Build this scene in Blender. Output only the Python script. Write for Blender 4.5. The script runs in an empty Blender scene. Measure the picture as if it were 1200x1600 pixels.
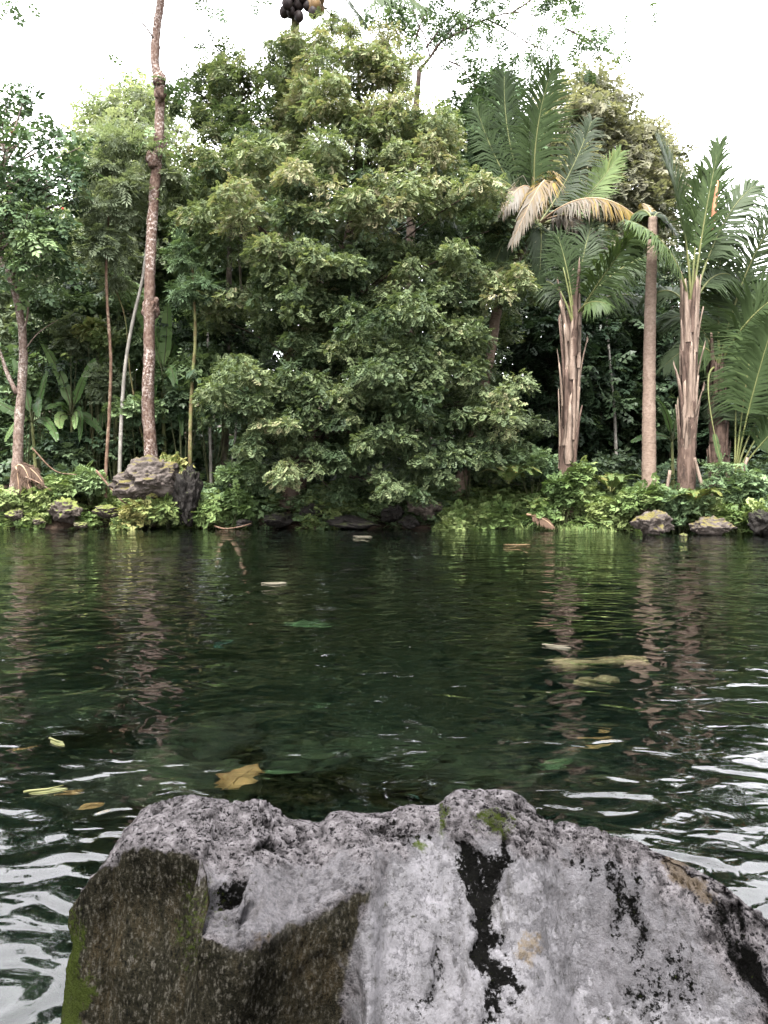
import bpy, math, random
import numpy as np
from mathutils import Vector

# ------------------------------------------------------------------ camera, sky, sun, exposure
SC = bpy.context.scene
COL = SC.collection
F = 1232.0                                   # focal length in photo pixels (1200 x 1600)
PITCH = math.atan(37.0 / F)
EYE = np.array([0.0, 0.0, 0.84])
cam_d = bpy.data.cameras.new('camera')
cam = bpy.data.objects.new('camera', cam_d)
COL.objects.link(cam)
cam_d.sensor_fit = 'VERTICAL'
cam_d.sensor_height = 24.0
cam_d.lens = 24.0 * F / 1600.0
cam_d.clip_start = 0.02
cam_d.clip_end = 1000
cam.location = EYE
cam.rotation_euler = (math.pi / 2 - PITCH, 0, 0)
SC.camera = cam
SC.render.resolution_x, SC.render.resolution_y = 768, 1024

SUN_EL, SUN_AZ = math.radians(62), math.radians(200)      # behind the camera, a little to the left
world = bpy.data.worlds.new('World')
SC.world = world
world.use_nodes = True
wn = world.node_tree
wn.nodes.clear()
sky = wn.nodes.new('ShaderNodeTexSky')
sky.sky_type = 'NISHITA'
sky.sun_disc = False
sky.sun_elevation = SUN_EL
sky.sun_rotation = SUN_AZ
sky.dust_density = 4.0
hs = wn.nodes.new('ShaderNodeHueSaturation')
hs.inputs['Saturation'].default_value = 0.06
mixw = wn.nodes.new('ShaderNodeMixRGB')
mixw.inputs[0].default_value = 0.6
mixw.inputs[2].default_value = (6.0, 6.0, 6.25, 1)        # even cloud cover
bg = wn.nodes.new('ShaderNodeBackground')
bg.inputs['Strength'].default_value = 0.15
out = wn.nodes.new('ShaderNodeOutputWorld')
wn.links.new(sky.outputs[0], hs.inputs['Color'])
wn.links.new(hs.outputs[0], mixw.inputs[1])
wn.links.new(mixw.outputs[0], bg.inputs[0])
wn.links.new(bg.outputs[0], out.inputs[0])

sun_d = bpy.data.lights.new('sun', 'SUN')
sun_d.energy = 1.5
sun_d.angle = math.radians(14)
sun_d.color = (1.0, 0.97, 0.92)
sun = bpy.data.objects.new('sun', sun_d)
COL.objects.link(sun)
sdir = Vector((math.sin(SUN_AZ) * math.cos(SUN_EL), math.cos(SUN_AZ) * math.cos(SUN_EL), math.sin(SUN_EL)))
sun.rotation_euler = sdir.to_track_quat('Z', 'Y').to_euler()
sun.location = (0, -5, 20)

SC.view_settings.view_transform = 'Standard'
SC.view_settings.look = 'None'
SC.view_settings.exposure = 3.6
SC.view_settings.gamma = 1.0
SC.view_settings.use_curve_mapping = False
SC.cycles.use_denoising = True
SC.cycles.max_bounces = 8
SC.cycles.diffuse_bounces = 3
SC.cycles.glossy_bounces = 3
SC.cycles.transmission_bounces = 5
SC.cycles.transparent_max_bounces = 6
SC.cycles.sample_clamp_indirect = 8.0

# ------------------------------------------------------------------ helpers
RNG = np.random.default_rng(11)
def at(px, py, d):
    """Point at world distance y = d seen at a pixel of the photograph's 1200 x 1600 frame."""
    c, s = math.cos(PITCH), math.sin(PITCH)
    u, v = (px - 600) / F, (800 - py) / F
    r = np.array([u, c + v * s, -s + v * c])
    return EYE + r * (d / r[1])
def project(P):
    c, s = math.cos(PITCH), math.sin(PITCH)
    q = P - EYE
    z = q[:, 1] * c - q[:, 2] * s
    v = q[:, 1] * s + q[:, 2] * c
    return 600 + F * q[:, 0] / z, 800 - F * v / z
def under(px, py, depth):
    """Point on the pond bed at a depth, seen at a pixel through the bending water surface."""
    a = at(px, py, 1.0) - EYE
    a /= np.linalg.norm(a)
    w = EYE + a * (-EYE[2] / a[2])
    h = np.array([a[0], a[1], 0]) / 1.333
    r = np.array([h[0], h[1], -math.sqrt(1 - h @ h)])
    return w + r * (depth / -r[2])

def _hash(i, j, k, seed):
    h = (i * 374761393 + j * 668265263 + k * 2147483647 + seed * 974711) & 0xFFFFFFFF
    h = ((h ^ (h >> 13)) * 1274126177) & 0xFFFFFFFF
    h = ((h ^ (h >> 16)) * 2246822519) & 0xFFFFFFFF
    return ((h ^ (h >> 15)) & 0xFFFFFF) / float(0xFFFFFF)
def vnoise(p, seed=0):
    p = np.asarray(p, float)
    i = np.floor(p).astype(np.int64)
    f = p - i
    f = f * f * (3 - 2 * f)
    r = 0
    for a in (0, 1):
        for b in (0, 1):
            for c in (0, 1):
                w = (f[..., 0] if a else 1 - f[..., 0]) * (f[..., 1] if b else 1 - f[..., 1]) * (f[..., 2] if c else 1 - f[..., 2])
                r = r + w * _hash(i[..., 0] + a, i[..., 1] + b, i[..., 2] + c, seed)
    return r * 2 - 1
def fbm(p, octaves=4, seed=0, gain=0.5):
    p = np.asarray(p, float)
    r, a = 0, 1.0
    for o in range(octaves):
        r = r + a * vnoise(p * (2.03 ** o), seed + o * 17)
        a *= gain
    return r
def unit(v):
    v = np.asarray(v, float)
    return v / np.maximum(np.linalg.norm(v, axis=-1, keepdims=True), 1e-9)

def link(name, data, parent=None):
    o = bpy.data.objects.new(name, data)
    COL.objects.link(o)
    if parent is not None:
        o.parent = parent
    return o
def mesh(name, V, faces, mats, smooth=False, attrs=None, mat_index=None):
    """faces: list of integer arrays, each (n, 3) or (n, 4)."""
    V = np.asarray(V, np.float32)
    me = bpy.data.meshes.new(name)
    faces = [np.asarray(f, np.int32) for f in faces if len(f)]
    loops = np.concatenate([f.ravel() for f in faces])
    tot = np.concatenate([np.full(len(f), f.shape[1], np.int32) for f in faces])
    start = np.concatenate([[0], np.cumsum(tot)[:-1]]).astype(np.int32)
    me.vertices.add(len(V))
    me.vertices.foreach_set('co', V.ravel())
    me.loops.add(len(loops))
    me.loops.foreach_set('vertex_index', loops)
    me.polygons.add(len(tot))
    me.polygons.foreach_set('loop_start', start)
    me.polygons.foreach_set('loop_total', tot)
    if smooth:
        me.polygons.foreach_set('use_smooth', np.ones(len(tot), bool))
    for m in (mats if isinstance(mats, (list, tuple)) else [mats]):
        me.materials.append(m)
    if mat_index is not None:
        me.polygons.foreach_set('material_index', np.asarray(mat_index, np.int32))
    for k, a in (attrs or {}).items():
        at_ = me.attributes.new(k, 'FLOAT', 'POINT')
        at_.data.foreach_set('value', np.asarray(a, np.float32))
    me.update(calc_edges=True)
    return me
def tag(o, label=None, cat=None, group=None, kind=None):
    if label: o['label'] = label
    if cat: o['category'] = cat
    if group: o['group'] = group
    if kind: o['kind'] = kind
    return o
def thing(name, loc, label, cat, group=None):
    o = link(name, None)
    o.location = [float(c) for c in loc]
    o.empty_display_size = 0.2
    return tag(o, label, cat, group)
def child(name, me, parent):
    """A part whose mesh is given in world coordinates."""
    o = link(name, me, parent)
    p, off = parent, Vector((0, 0, 0))
    while p is not None:
        off += Vector(p.location)
        p = p.parent
    o.location = -off
    return o

def bez(p0, p1, p2, n):
    t = np.linspace(0, 1, n)[:, None]
    return (1 - t) ** 2 * np.asarray(p0) + 2 * t * (1 - t) * np.asarray(p1) + t * t * np.asarray(p2)
def spline(P, n):
    """Catmull-Rom through the points P, n samples."""
    P = np.asarray(P, float)
    Q = np.vstack([2 * P[0] - P[1], P, 2 * P[-1] - P[-2]])
    m = len(P) - 1
    u = np.linspace(0, m - 1e-6, n)
    k = u.astype(int)
    t = (u - k)[:, None]
    a, b, c, d = Q[k], Q[k + 1], Q[k + 2], Q[k + 3]
    return 0.5 * (2 * b + (c - a) * t + (2 * a - 5 * b + 4 * c - d) * t ** 2 + (3 * b - a - 3 * c + d) * t ** 3)
def tube(C, R, sides=8, rough=0.0, seed=0, cap=True, freq=9.0):
    """Vertices and faces of a tube along C with radii R, its skin roughened by noise."""
    C = np.asarray(C, float)
    n = len(C)
    R = np.broadcast_to(np.asarray(R, float), (n,))
    T = unit(np.gradient(C, axis=0))
    ref = np.array([0, 0, 1.0]) if abs(T[:, 2]).mean() < 0.8 else np.array([1.0, 0, 0])
    A = unit(np.cross(T, ref))
    B = np.cross(T, A)
    th = np.linspace(0, 2 * np.pi, sides, endpoint=False)
    D = A[:, None] * np.cos(th)[None, :, None] + B[:, None] * np.sin(th)[None, :, None]
    rr = np.repeat(R[:, None], sides, 1)
    if rough:
        rr = rr * (1 + rough * fbm((C[:, None] + D * R.max()) * freq, 3, seed))
    V = (C[:, None] + D * rr[..., None]).reshape(-1, 3)
    i = np.arange(n - 1)[:, None] * sides
    j = np.arange(sides)[None]
    k = (j + 1) % sides
    q = np.stack([i + j, i + k, i + k + sides, i + j + sides], -1).reshape(-1, 4)
    fs = [q]
    if cap:
        V = np.vstack([V, C[:1], C[-1:]])
        a, b = n * sides, n * sides + 1
        jj = np.arange(sides)
        kk = (jj + 1) % sides
        fs.append(np.vstack([np.stack([np.full(sides, a), kk, jj], 1),
                             np.stack([np.full(sides, b), jj + (n - 1) * sides, kk + (n - 1) * sides], 1)]))
    return V, fs
class Pile:
    """Collects shapes that make one part."""
    def __init__(self): self.V, self.f, self.n, self.mi = [], {3: [], 4: []}, 0, {3: [], 4: []}
    def add(self, V, fs, mi=0):
        for f in fs:
            f = np.asarray(f)
            self.f[f.shape[1]].append(f + self.n)
            self.mi[f.shape[1]].append(np.full(len(f), mi))
        self.V.append(V)
        self.n += len(V)
        return self
    def mesh(self, name, mats, smooth=True, attrs=None):
        ks = [k for k in (4, 3) if self.f[k]]
        return mesh(name, np.vstack(self.V), [np.vstack(self.f[k]) for k in ks], mats, smooth, attrs,
                    np.concatenate([np.concatenate(self.mi[k]) for k in ks]))

# ------------------------------------------------------------------ materials
def new_mat(name):
    m = bpy.data.materials.new(name)
    m.use_nodes = True
    nt = m.node_tree
    nt.nodes.clear()
    o = nt.nodes.new('ShaderNodeOutputMaterial')
    return m, nt, o
def nd(nt, typ, **kw):
    n = nt.nodes.new('ShaderNode' + typ)
    if typ == 'BsdfPrincipled':
        n.inputs['Specular IOR Level'].default_value = 0.12     # rough, dusty or mossy matter
    for k, v in kw.items():
        n.inputs[k].default_value = v
    return n
def ramp(nt, fac, stops):
    r = nt.nodes.new('ShaderNodeValToRGB')
    el = r.color_ramp.elements
    while len(el) < len(stops):
        el.new(0.5)
    for e, (p, c) in zip(el, stops):
        e.position = p
        e.color = (*c, 1) if len(c) == 3 else c
    nt.links.new(fac, r.inputs[0])
    return r.outputs[0]
def mixc(nt, fac, a, b, mode='MIX'):
    m = nt.nodes.new('ShaderNodeMixRGB')
    m.blend_type = mode
    for s, v in zip(m.inputs, (fac, a, b)):
        if hasattr(v, 'is_output'):
            nt.links.new(v, s)
        elif isinstance(v, (int, float)):
            s.default_value = v
        else:
            s.default_value = (*v, 1)
    return m.outputs[0]
def noise(nt, scale, detail=4, rough=0.55, vec=None, dist=0.0, obj=True):
    n = nd(nt, 'TexNoise', Scale=scale, Detail=detail, Roughness=rough, Distortion=dist)
    if vec is None:
        g = nt.nodes.new('ShaderNodeNewGeometry')
        vec = g.outputs['Position']
    nt.links.new(vec, n.inputs['Vector'])
    return n.outputs['Fac']
def attr(nt, name):
    a = nt.nodes.new('ShaderNodeAttribute')
    a.attribute_name = name
    return a.outputs['Fac']
def maprange(nt, v, a, b, c=0.0, d=1.0):
    m = nt.nodes.new('ShaderNodeMapRange')
    nt.links.new(v, m.inputs[0])
    for i, x in zip((1, 2, 3, 4), (a, b, c, d)):
        m.inputs[i].default_value = x
    return m.outputs[0]
def math_n(nt, op, a, b=None):
    m = nt.nodes.new('ShaderNodeMath')
    m.operation = op
    for s, v in zip(m.inputs, (a, b)):
        if v is None: continue
        if hasattr(v, 'is_output'): nt.links.new(v, s)
        else: s.default_value = v
    return m.outputs[0]
def bumped(nt, h, strength, dist):
    b = nd(nt, 'Bump', Strength=strength, Distance=dist)
    nt.links.new(h, b.inputs['Height'])
    return b.outputs[0]

def leaf_mat(name, stops, gloss=0.45, trans=0.2, spec=0.10, k=1.0):
    k *= 0.72
    stops = [(a, tuple((0.92 * x + 0.08 * (0.3 * c[0] + 0.6 * c[1] + 0.1 * c[2])) * k for x in c)) for a, c in stops]
    m, nt, o = new_mat(name)
    c = ramp(nt, attr(nt, 'tint'), stops)
    p = nd(nt, 'BsdfPrincipled', Roughness=gloss)
    p.inputs['Specular IOR Level'].default_value = spec
    nt.links.new(c, p.inputs['Base Color'])
    t = nd(nt, 'BsdfTranslucent')
    tc = mixc(nt, 1.0, c, (1.15, 1.2, 0.7), 'MULTIPLY')
    nt.links.new(tc, t.inputs[0])
    mx = nd(nt, 'MixShader', Fac=trans)
    nt.links.new(p.outputs[0], mx.inputs[1])
    nt.links.new(t.outputs[0], mx.inputs[2])
    nt.links.new(mx.outputs[0], o.inputs[0])
    return m
def bark_mat(name, dark, mid, light, patch, scale=9.0, stretch=0.35, rough=0.85, green=0.0, bump=0.6):
    """Bark: base colours in streaks plus pale lichen patches."""
    dark, mid, light, patch = [tuple(x * 0.45 for x in c) for c in (dark, mid, light, patch)]
    m, nt, o = new_mat(name)
    g = nt.nodes.new('ShaderNodeNewGeometry')
    mp = nt.nodes.new('ShaderNodeMapping')
    mp.inputs['Scale'].default_value = (1, 1, stretch)
    nt.links.new(g.outputs['Position'], mp.inputs[0])
    n1 = noise(nt, scale, 6, 0.65, mp.outputs[0])
    c = ramp(nt, n1, [(0.32, dark), (0.52, mid), (0.72, light)])
    n2 = noise(nt, scale * 0.9, 5, 0.7)
    k = math_n(nt, 'MULTIPLY', maprange(nt, n2, 0.5, 0.58), maprange(nt, noise(nt, 1.7, 3, 0.6), 0.42, 0.60, 0.1, 1.0))
    c = mixc(nt, k, c, patch)
    n3 = noise(nt, scale * 0.35, 4, 0.6)
    if green:
        c = mixc(nt, math_n(nt, 'MULTIPLY', maprange(nt, n3, 0.45, 0.62), green), c, (0.07, 0.09, 0.03))
    p = nd(nt, 'BsdfPrincipled', Roughness=rough)
    nt.links.new(c, p.inputs['Base Color'])
    nt.links.new(bumped(nt, n1, bump, 0.02), p.inputs['Normal'])
    nt.links.new(p.outputs[0], o.inputs[0])
    return m
def rock_mat(name, light, dark, moss, moss_lo=0.35, scale=6.0):
    light, dark, moss = [tuple(x * 0.42 for x in c) for c in (light, dark, moss)]
    m, nt, o = new_mat(name)
    n1 = noise(nt, scale, 8, 0.7)
    n2 = noise(nt, scale * 4, 6, 0.7)
    c = ramp(nt, n1, [(0.3, dark), (0.7, light)])
    c = mixc(nt, maprange(nt, n2, 0.5, 0.7), c, tuple(x * 0.35 for x in dark))
    g = nt.nodes.new('ShaderNodeNewGeometry')
    sx = nt.nodes.new('ShaderNodeSeparateXYZ')
    nt.links.new(g.outputs['Normal'], sx.inputs[0])
    k = math_n(nt, 'ADD', sx.outputs[2], math_n(nt, 'MULTIPLY', math_n(nt, 'SUBTRACT', noise(nt, scale * 0.6, 5), 0.5), 2.2))
    c = mixc(nt, maprange(nt, k, moss_lo, moss_lo + 0.3), c, mixc(nt, n2, moss, tuple(x * 2.2 for x in moss)))
    p = nd(nt, 'BsdfPrincipled', Roughness=0.75)
    nt.links.new(c, p.inputs['Base Color'])
    nt.links.new(bumped(nt, n2, 0.7, 0.03), p.inputs['Normal'])
    nt.links.new(p.outputs[0], o.inputs[0])
    return m
def plain_mat(name, a, b, scale=12, rough=0.7, trans=0.0):
    a, b = [tuple(x * 0.62 for x in c) for c in (a, b)]
    m, nt, o = new_mat(name)
    c = ramp(nt, noise(nt, scale, 5), [(0.3, a), (0.7, b)])
    p = nd(nt, 'BsdfPrincipled', Roughness=rough)
    nt.links.new(c, p.inputs['Base Color'])
    nt.links.new(p.outputs[0], o.inputs[0])
    return m

M = {}
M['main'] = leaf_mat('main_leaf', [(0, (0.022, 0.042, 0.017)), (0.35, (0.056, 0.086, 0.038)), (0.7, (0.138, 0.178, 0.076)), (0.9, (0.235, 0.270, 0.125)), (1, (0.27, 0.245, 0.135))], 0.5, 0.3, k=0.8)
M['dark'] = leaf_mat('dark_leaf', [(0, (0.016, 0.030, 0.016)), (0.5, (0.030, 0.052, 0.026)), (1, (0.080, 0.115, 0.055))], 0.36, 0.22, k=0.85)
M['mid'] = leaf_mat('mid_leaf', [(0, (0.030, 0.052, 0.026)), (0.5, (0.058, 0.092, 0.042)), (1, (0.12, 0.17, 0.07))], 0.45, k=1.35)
M['pale'] = leaf_mat('pale_leaf', [(0, (0.080, 0.105, 0.058)), (0.5, (0.14, 0.17, 0.098)), (1, (0.24, 0.26, 0.16))], 0.5, 0.4, k=1.0)  # light green that also carries the sky glare washing out far crowns
M['olive'] = leaf_mat('olive_leaf', [(0, (0.060, 0.070, 0.042)), (0.5, (0.115, 0.118, 0.074)), (1, (0.20, 0.19, 0.125))], 0.5, 0.35, k=0.95)
M['ground'] = leaf_mat('ground_leaf', [(0, (0.050, 0.085, 0.025)), (0.5, (0.115, 0.175, 0.050)), (1, (0.22, 0.27, 0.09))], 0.5, k=0.85)
M['fern'] = leaf_mat('fern_leaf', [(0, (0.06, 0.10, 0.03)), (0.6, (0.15, 0.20, 0.06)), (1, (0.26, 0.24, 0.08))], 0.5, k=0.8)
M['banana'] = leaf_mat('banana_leaf', [(0, (0.045, 0.095, 0.03)), (0.5, (0.11, 0.20, 0.055)), (0.8, (0.20, 0.30, 0.10)), (1, (0.30, 0.24, 0.13))], 0.32, 0.4, k=0.6)
M['palm'] = leaf_mat('palm_leaf', [(0, (0.028, 0.046, 0.018)), (0.4, (0.070, 0.112, 0.036)), (0.65, (0.15, 0.22, 0.06)), (0.8, (0.30, 0.20, 0.035)), (0.9, (0.17, 0.125, 0.075)), (1, (0.22, 0.195, 0.16))], 0.5, 0.2, 0.08, k=0.55)
M['litter'] = leaf_mat('litter_leaf', [(0, (0.055, 0.032, 0.020)), (0.5, (0.15, 0.085, 0.05)), (1, (0.30, 0.19, 0.12))], 0.7, 0.1, k=0.42)
M['rachis'] = plain_mat('palm_stalk', (0.07, 0.085, 0.028), (0.13, 0.13, 0.05), 5, 0.5)
M['rachis_dry'] = plain_mat('palm_stalk_dry', (0.16, 0.10, 0.06), (0.34, 0.25, 0.16), 5, 0.7)
M['stem'] = plain_mat('green_stem', (0.03, 0.035, 0.016), (0.07, 0.075, 0.03), 5, 0.6)
M['twig'] = plain_mat('twig_bark', (0.030, 0.022, 0.018), (0.09, 0.065, 0.05), 10, 0.9)
M['main_bark'] = bark_mat('main_tree_bark', (0.02, 0.013, 0.01), (0.06, 0.04, 0.03), (0.13, 0.085, 0.06), (0.10, 0.08, 0.06), 7)
M['pole_bark'] = bark_mat('pole_tree_bark', (0.045, 0.018, 0.012), (0.12, 0.075, 0.055), (0.23, 0.17, 0.14), (0.42, 0.35, 0.32), 20, 0.7)
M['pale_bark'] = bark_mat('pale_tree_bark', (0.07, 0.045, 0.035), (0.20, 0.14, 0.11), (0.36, 0.28, 0.24), (0.52, 0.45, 0.40), 22, 0.7)
M['sapling_bark'] = bark_mat('sapling_bark', (0.06, 0.035, 0.022), (0.15, 0.09, 0.06), (0.25, 0.17, 0.12), (0.30, 0.23, 0.17), 12, 0.5)
M['grey_bark'] = bark_mat('grey_bark', (0.15, 0.14, 0.12), (0.26, 0.24, 0.21), (0.36, 0.33, 0.29), (0.40, 0.38, 0.34), 10, 0.4)
M['mossy_bark'] = bark_mat('mossy_bark', (0.04, 0.03, 0.015), (0.12, 0.09, 0.04), (0.22, 0.17, 0.09), (0.24, 0.20, 0.11), 12, 0.6, green=0.7)
M['palm_bark'] = bark_mat('coconut_bark', (0.13, 0.09, 0.066), (0.22, 0.158, 0.12), (0.30, 0.225, 0.18), (0.29, 0.22, 0.175), 14, 2.2, bump=0.3)
M['boot'] = bark_mat('palm_boot_fibre', (0.08, 0.054, 0.040), (0.25, 0.185, 0.145), (0.38, 0.30, 0.245), (0.20, 0.145, 0.11), 16, 0.12, bump=0.8)
M['boot_dark'] = bark_mat('palm_boot_dark', (0.03, 0.02, 0.015), (0.10, 0.065, 0.05), (0.20, 0.14, 0.11), (0.14, 0.095, 0.075), 14, 0.15, bump=0.8)
M['far_bark'] = bark_mat('forest_bark', (0.03, 0.023, 0.018), (0.08, 0.062, 0.048), (0.16, 0.13, 0.10), (0.20, 0.17, 0.14), 8, 0.4, green=0.3)
M['rock_moss'] = rock_mat('mossy_rock', (0.22, 0.185, 0.165), (0.035, 0.024, 0.018), (0.085, 0.072, 0.022), 0.62)
M['rock_bank'] = rock_mat('bank_rock', (0.15, 0.12, 0.10), (0.03, 0.024, 0.02), (0.10, 0.115, 0.03), 0.45)
M['rock_dark'] = rock_mat('shade_dark_rock', (0.028, 0.023, 0.02), (0.007, 0.006, 0.005), (0.03, 0.035, 0.014), 0.8)  # near-black colour carries the shade these bank rocks sit in

# ------------------------------------------------------------------ ground sheet (banks and pond bed in one) and water
def shore(x):
    x = np.asarray(x, float)
    s = 16.5 - 1.2 / (1 + np.exp(-(x - 3.6) * 1.6))
    return s + 0.28 * vnoise(np.stack([x * 0.9, x * 0, x * 0], -1), 3) + 0.12 * vnoise(np.stack([x * 2.7, x * 0, x * 0 + 5], -1), 4)
def sstep(a, b, x):
    t = np.clip((x - a) / (b - a), 0, 1)
    return t * t * (3 - 2 * t)
def ground_z(x, y):
    x, y = np.asarray(x, float), np.asarray(y, float)
    s = y - shore(x)
    near = 0.35 + 0.25 * vnoise(np.stack([x * 0.8, x * 0, x * 0], -1), 9)        # the near shore runs past the camera
    sn = near - y
    side = np.abs(x) - 19 - 1.5 * vnoise(np.stack([y * 0.3, y * 0, y * 0], -1), 12)
    land = np.maximum(np.maximum(s, sn), side)
    p = np.stack([x, y, x * 0], -1)
    up = 0.50 * sstep(-0.1, 0.9, land) + 0.45 * sstep(0.6, 3.5, land) + 0.9 * sstep(4, 20, land) + 9.0 * sstep(16, 60, land)
    up = np.where(sn > -0.2, 0.25 * sstep(-0.1, 1.5, land) + 0.6 * sstep(1.5, 6, land), up)
    dn = 0.22 * sstep(0, 0.25, -land) + 0.75 * sstep(0.2, 2.0, -land) + 1.1 * sstep(2.5, 8, -land)
    n = 0.09 * fbm(p * 1.3, 3, 5) + 0.25 * fbm(p * 0.16, 2, 8) * sstep(2, 12, land)
    return np.where(land > 0, up, -dn) + n * sstep(-0.6, 0.3, np.abs(land)) - 0.03
xs = np.concatenate([np.linspace(-140, -22, 24), np.linspace(-21, -10.2, 40), np.linspace(-10, 10, 110), np.linspace(10.2, 21, 40), np.linspace(22, 140, 24)])
ys = np.concatenate([np.linspace(-60, -4, 14), np.linspace(-3.6, 13, 84), np.linspace(13.2, 21, 64), np.linspace(21.5, 45, 40), np.linspace(47, 180, 26)])
X, Y = np.meshgrid(xs, ys, indexing='ij')
Z = ground_z(X, Y)
def grid_faces(n, m):
    i = np.arange(n - 1)[:, None] * m
    j = np.arange(m - 1)[None]
    return np.stack([i + j, i + j + m, i + j + m + 1, i + j + 1], -1).reshape(-1, 4)
gm, nt, o = new_mat('forest_floor')
geo = nt.nodes.new('ShaderNodeNewGeometry')
sep = nt.nodes.new('ShaderNodeSeparateXYZ')
nt.links.new(geo.outputs['Position'], sep.inputs[0])
soil = ramp(nt, noise(nt, 5, 8, 0.7), [(0.3, (0.010, 0.007, 0.005)), (0.55, (0.030, 0.020, 0.014)), (0.8, (0.065, 0.044, 0.03))])
bed = ramp(nt, noise(nt, 4.5, 7, 0.7, dist=0.8), [(0.36, (0.0015, 0.0025, 0.0015)), (0.5, (0.006, 0.008, 0.005)), (0.62, (0.022, 0.024, 0.013)), (0.78, (0.060, 0.055, 0.03))])
bed = mixc(nt, maprange(nt, noise(nt, 1.4, 3, 0.5), 0.42, 0.62), bed, (0.003, 0.0045, 0.003))
gc = mixc(nt, maprange(nt, sep.outputs[2], -0.12, 0.02), bed, soil)
p = nd(nt, 'BsdfPrincipled', Roughness=0.9)
nt.links.new(gc, p.inputs['Base Color'])
nt.links.new(bumped(nt, noise(nt, 12, 6, 0.7), 0.8, 0.05), p.inputs['Normal'])
nt.links.new(p.outputs[0], o.inputs[0])
ground = link('ground', mesh('ground', np.stack([X, Y, Z], -1).reshape(-1, 3), [grid_faces(len(xs), len(ys))], gm, True))
tag(ground, kind='structure')

wm, nt, o = new_mat('pond_water')
geo = nt.nodes.new('ShaderNodeNewGeometry')
def wave(scale, stretch, detail, dist):
    mp = nt.nodes.new('ShaderNodeMapping')
    mp.inputs['Scale'].default_value = (scale * stretch, scale, scale)
    nt.links.new(geo.outputs['Position'], mp.inputs[0])
    return noise(nt, 1.0, detail, 0.45, mp.outputs[0], dist)
h = math_n(nt, 'ADD', math_n(nt, 'MULTIPLY', wave(1.2, 0.9, 0.0, 0.9), 0.026),
           math_n(nt, 'ADD', math_n(nt, 'MULTIPLY', wave(3.8, 0.8, 0.5, 1.8), 0.0125), math_n(nt, 'MULTIPLY', wave(10.0, 0.6, 1.0, 1.4), 0.0030)))
bn = nd(nt, 'Bump', Strength=1.0, Distance=1.0)
nt.links.new(h, bn.inputs['Height'])
gl = nd(nt, 'BsdfGlossy', Roughness=0.0)
gl.inputs['Color'].default_value = (1, 1, 1, 1)
rf = nd(nt, 'BsdfRefraction', Roughness=0.0, IOR=1.333)
rf.inputs['Color'].default_value = (0.92, 0.97, 0.95, 1)
fr = nd(nt, 'Fresnel', IOR=1.333)
mx = nt.nodes.new('ShaderNodeMixShader')
for n_ in (gl, rf, fr):
    nt.links.new(bn.outputs[0], n_.inputs['Normal'])
nt.links.new(fr.outputs[0], mx.inputs[0])
nt.links.new(rf.outputs[0], mx.inputs[1])
nt.links.new(gl.outputs[0], mx.inputs[2])
nt.links.new(mx.outputs[0], o.inputs[0])
va = nd(nt, 'VolumeAbsorption', Density=0.95)
va.inputs['Color'].default_value = (0.24, 0.46, 0.45, 1)
nt.links.new(va.outputs[0], o.inputs['Volume'])
wx, wy = np.meshgrid(np.linspace(-26, 26, 9), np.linspace(-1.5, 20, 9), indexing='ij')
water = link('water', mesh('water', np.stack([wx, wy, wx * 0], -1).reshape(-1, 3), [grid_faces(9, 9)], wm, True))
tag(water, 'dark green rippled pond water reflecting the trees', kind='structure')

# ------------------------------------------------------------------ rocks
def ico(sub):
    t = (1 + 5 ** 0.5) / 2
    v = unit(np.array([[-1, t, 0], [1, t, 0], [-1, -t, 0], [1, -t, 0], [0, -1, t], [0, 1, t], [0, -1, -t], [0, 1, -t], [t, 0, -1], [t, 0, 1], [-t, 0, -1], [-t, 0, 1]]))
    f = np.array([[0, 11, 5], [0, 5, 1], [0, 1, 7], [0, 7, 10], [0, 10, 11], [1, 5, 9], [5, 11, 4], [11, 10, 2], [10, 7, 6], [7, 1, 8], [3, 9, 4], [3, 4, 2], [3, 2, 6], [3, 6, 8], [3, 8, 9], [4, 9, 5], [2, 4, 11], [6, 2, 10], [8, 6, 7], [9, 8, 1]])
    for _ in range(sub):
        e = np.sort(np.concatenate([f[:, [0, 1]], f[:, [1, 2]], f[:, [2, 0]]]), 1)
        u, inv = np.unique(e, axis=0, return_inverse=True)
        inv = inv.ravel()
        m = unit(v[u].mean(1))
        n = len(f)
        a, b, c = inv[:n] + len(v), inv[n:2 * n] + len(v), inv[2 * n:] + len(v)
        f = np.concatenate([np.stack([f[:, 0], a, c], 1), np.stack([f[:, 1], b, a], 1), np.stack([f[:, 2], c, b], 1), np.stack([a, b, c], 1)])
        v = np.vstack([v, m])
    return v, f
ICO = {k: ico(k) for k in (2, 3, 4, 5)}
def rock(name, px, py, d, size, label, mat='rock_bank', seed=1, sub=4, rot=0.0, tilt=0.0, jag=0.5):
    """A weathered rock whose middle is seen at a pixel; size = half extents in metres."""
    V, f = ICO[sub]
    V = V.copy()
    # flat-cut faces, then lumps
    r = np.random.default_rng(seed)
    for _ in range(9):
        n = unit(r.normal(size=3))
        k = r.uniform(0.62, 0.9)
        dd = V @ n
        V = np.where((dd > k)[:, None], V - (dd - k)[:, None] * n * 0.85, V)
    V = V * (1 + jag * 0.5 * fbm(V * 1.6, 2, seed)[:, None] + jag * 0.32 * fbm(V * 5, 3, seed + 5)[:, None])
    V = V * np.asarray(size)
    c, s = math.cos(rot), math.sin(rot)
    V = V @ np.array([[c, s, 0], [-s, c, 0], [0, 0, 1]])
    c, s = math.cos(tilt), math.sin(tilt)
    V = V @ np.array([[c, 0, -s], [0, 1, 0], [s, 0, c]])
    o = link(name, mesh(name, V, [f], M[mat], True))
    o.location = at(px, py, d)
    return tag(o, label, 'rock', 'rocks along the far bank')

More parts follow.
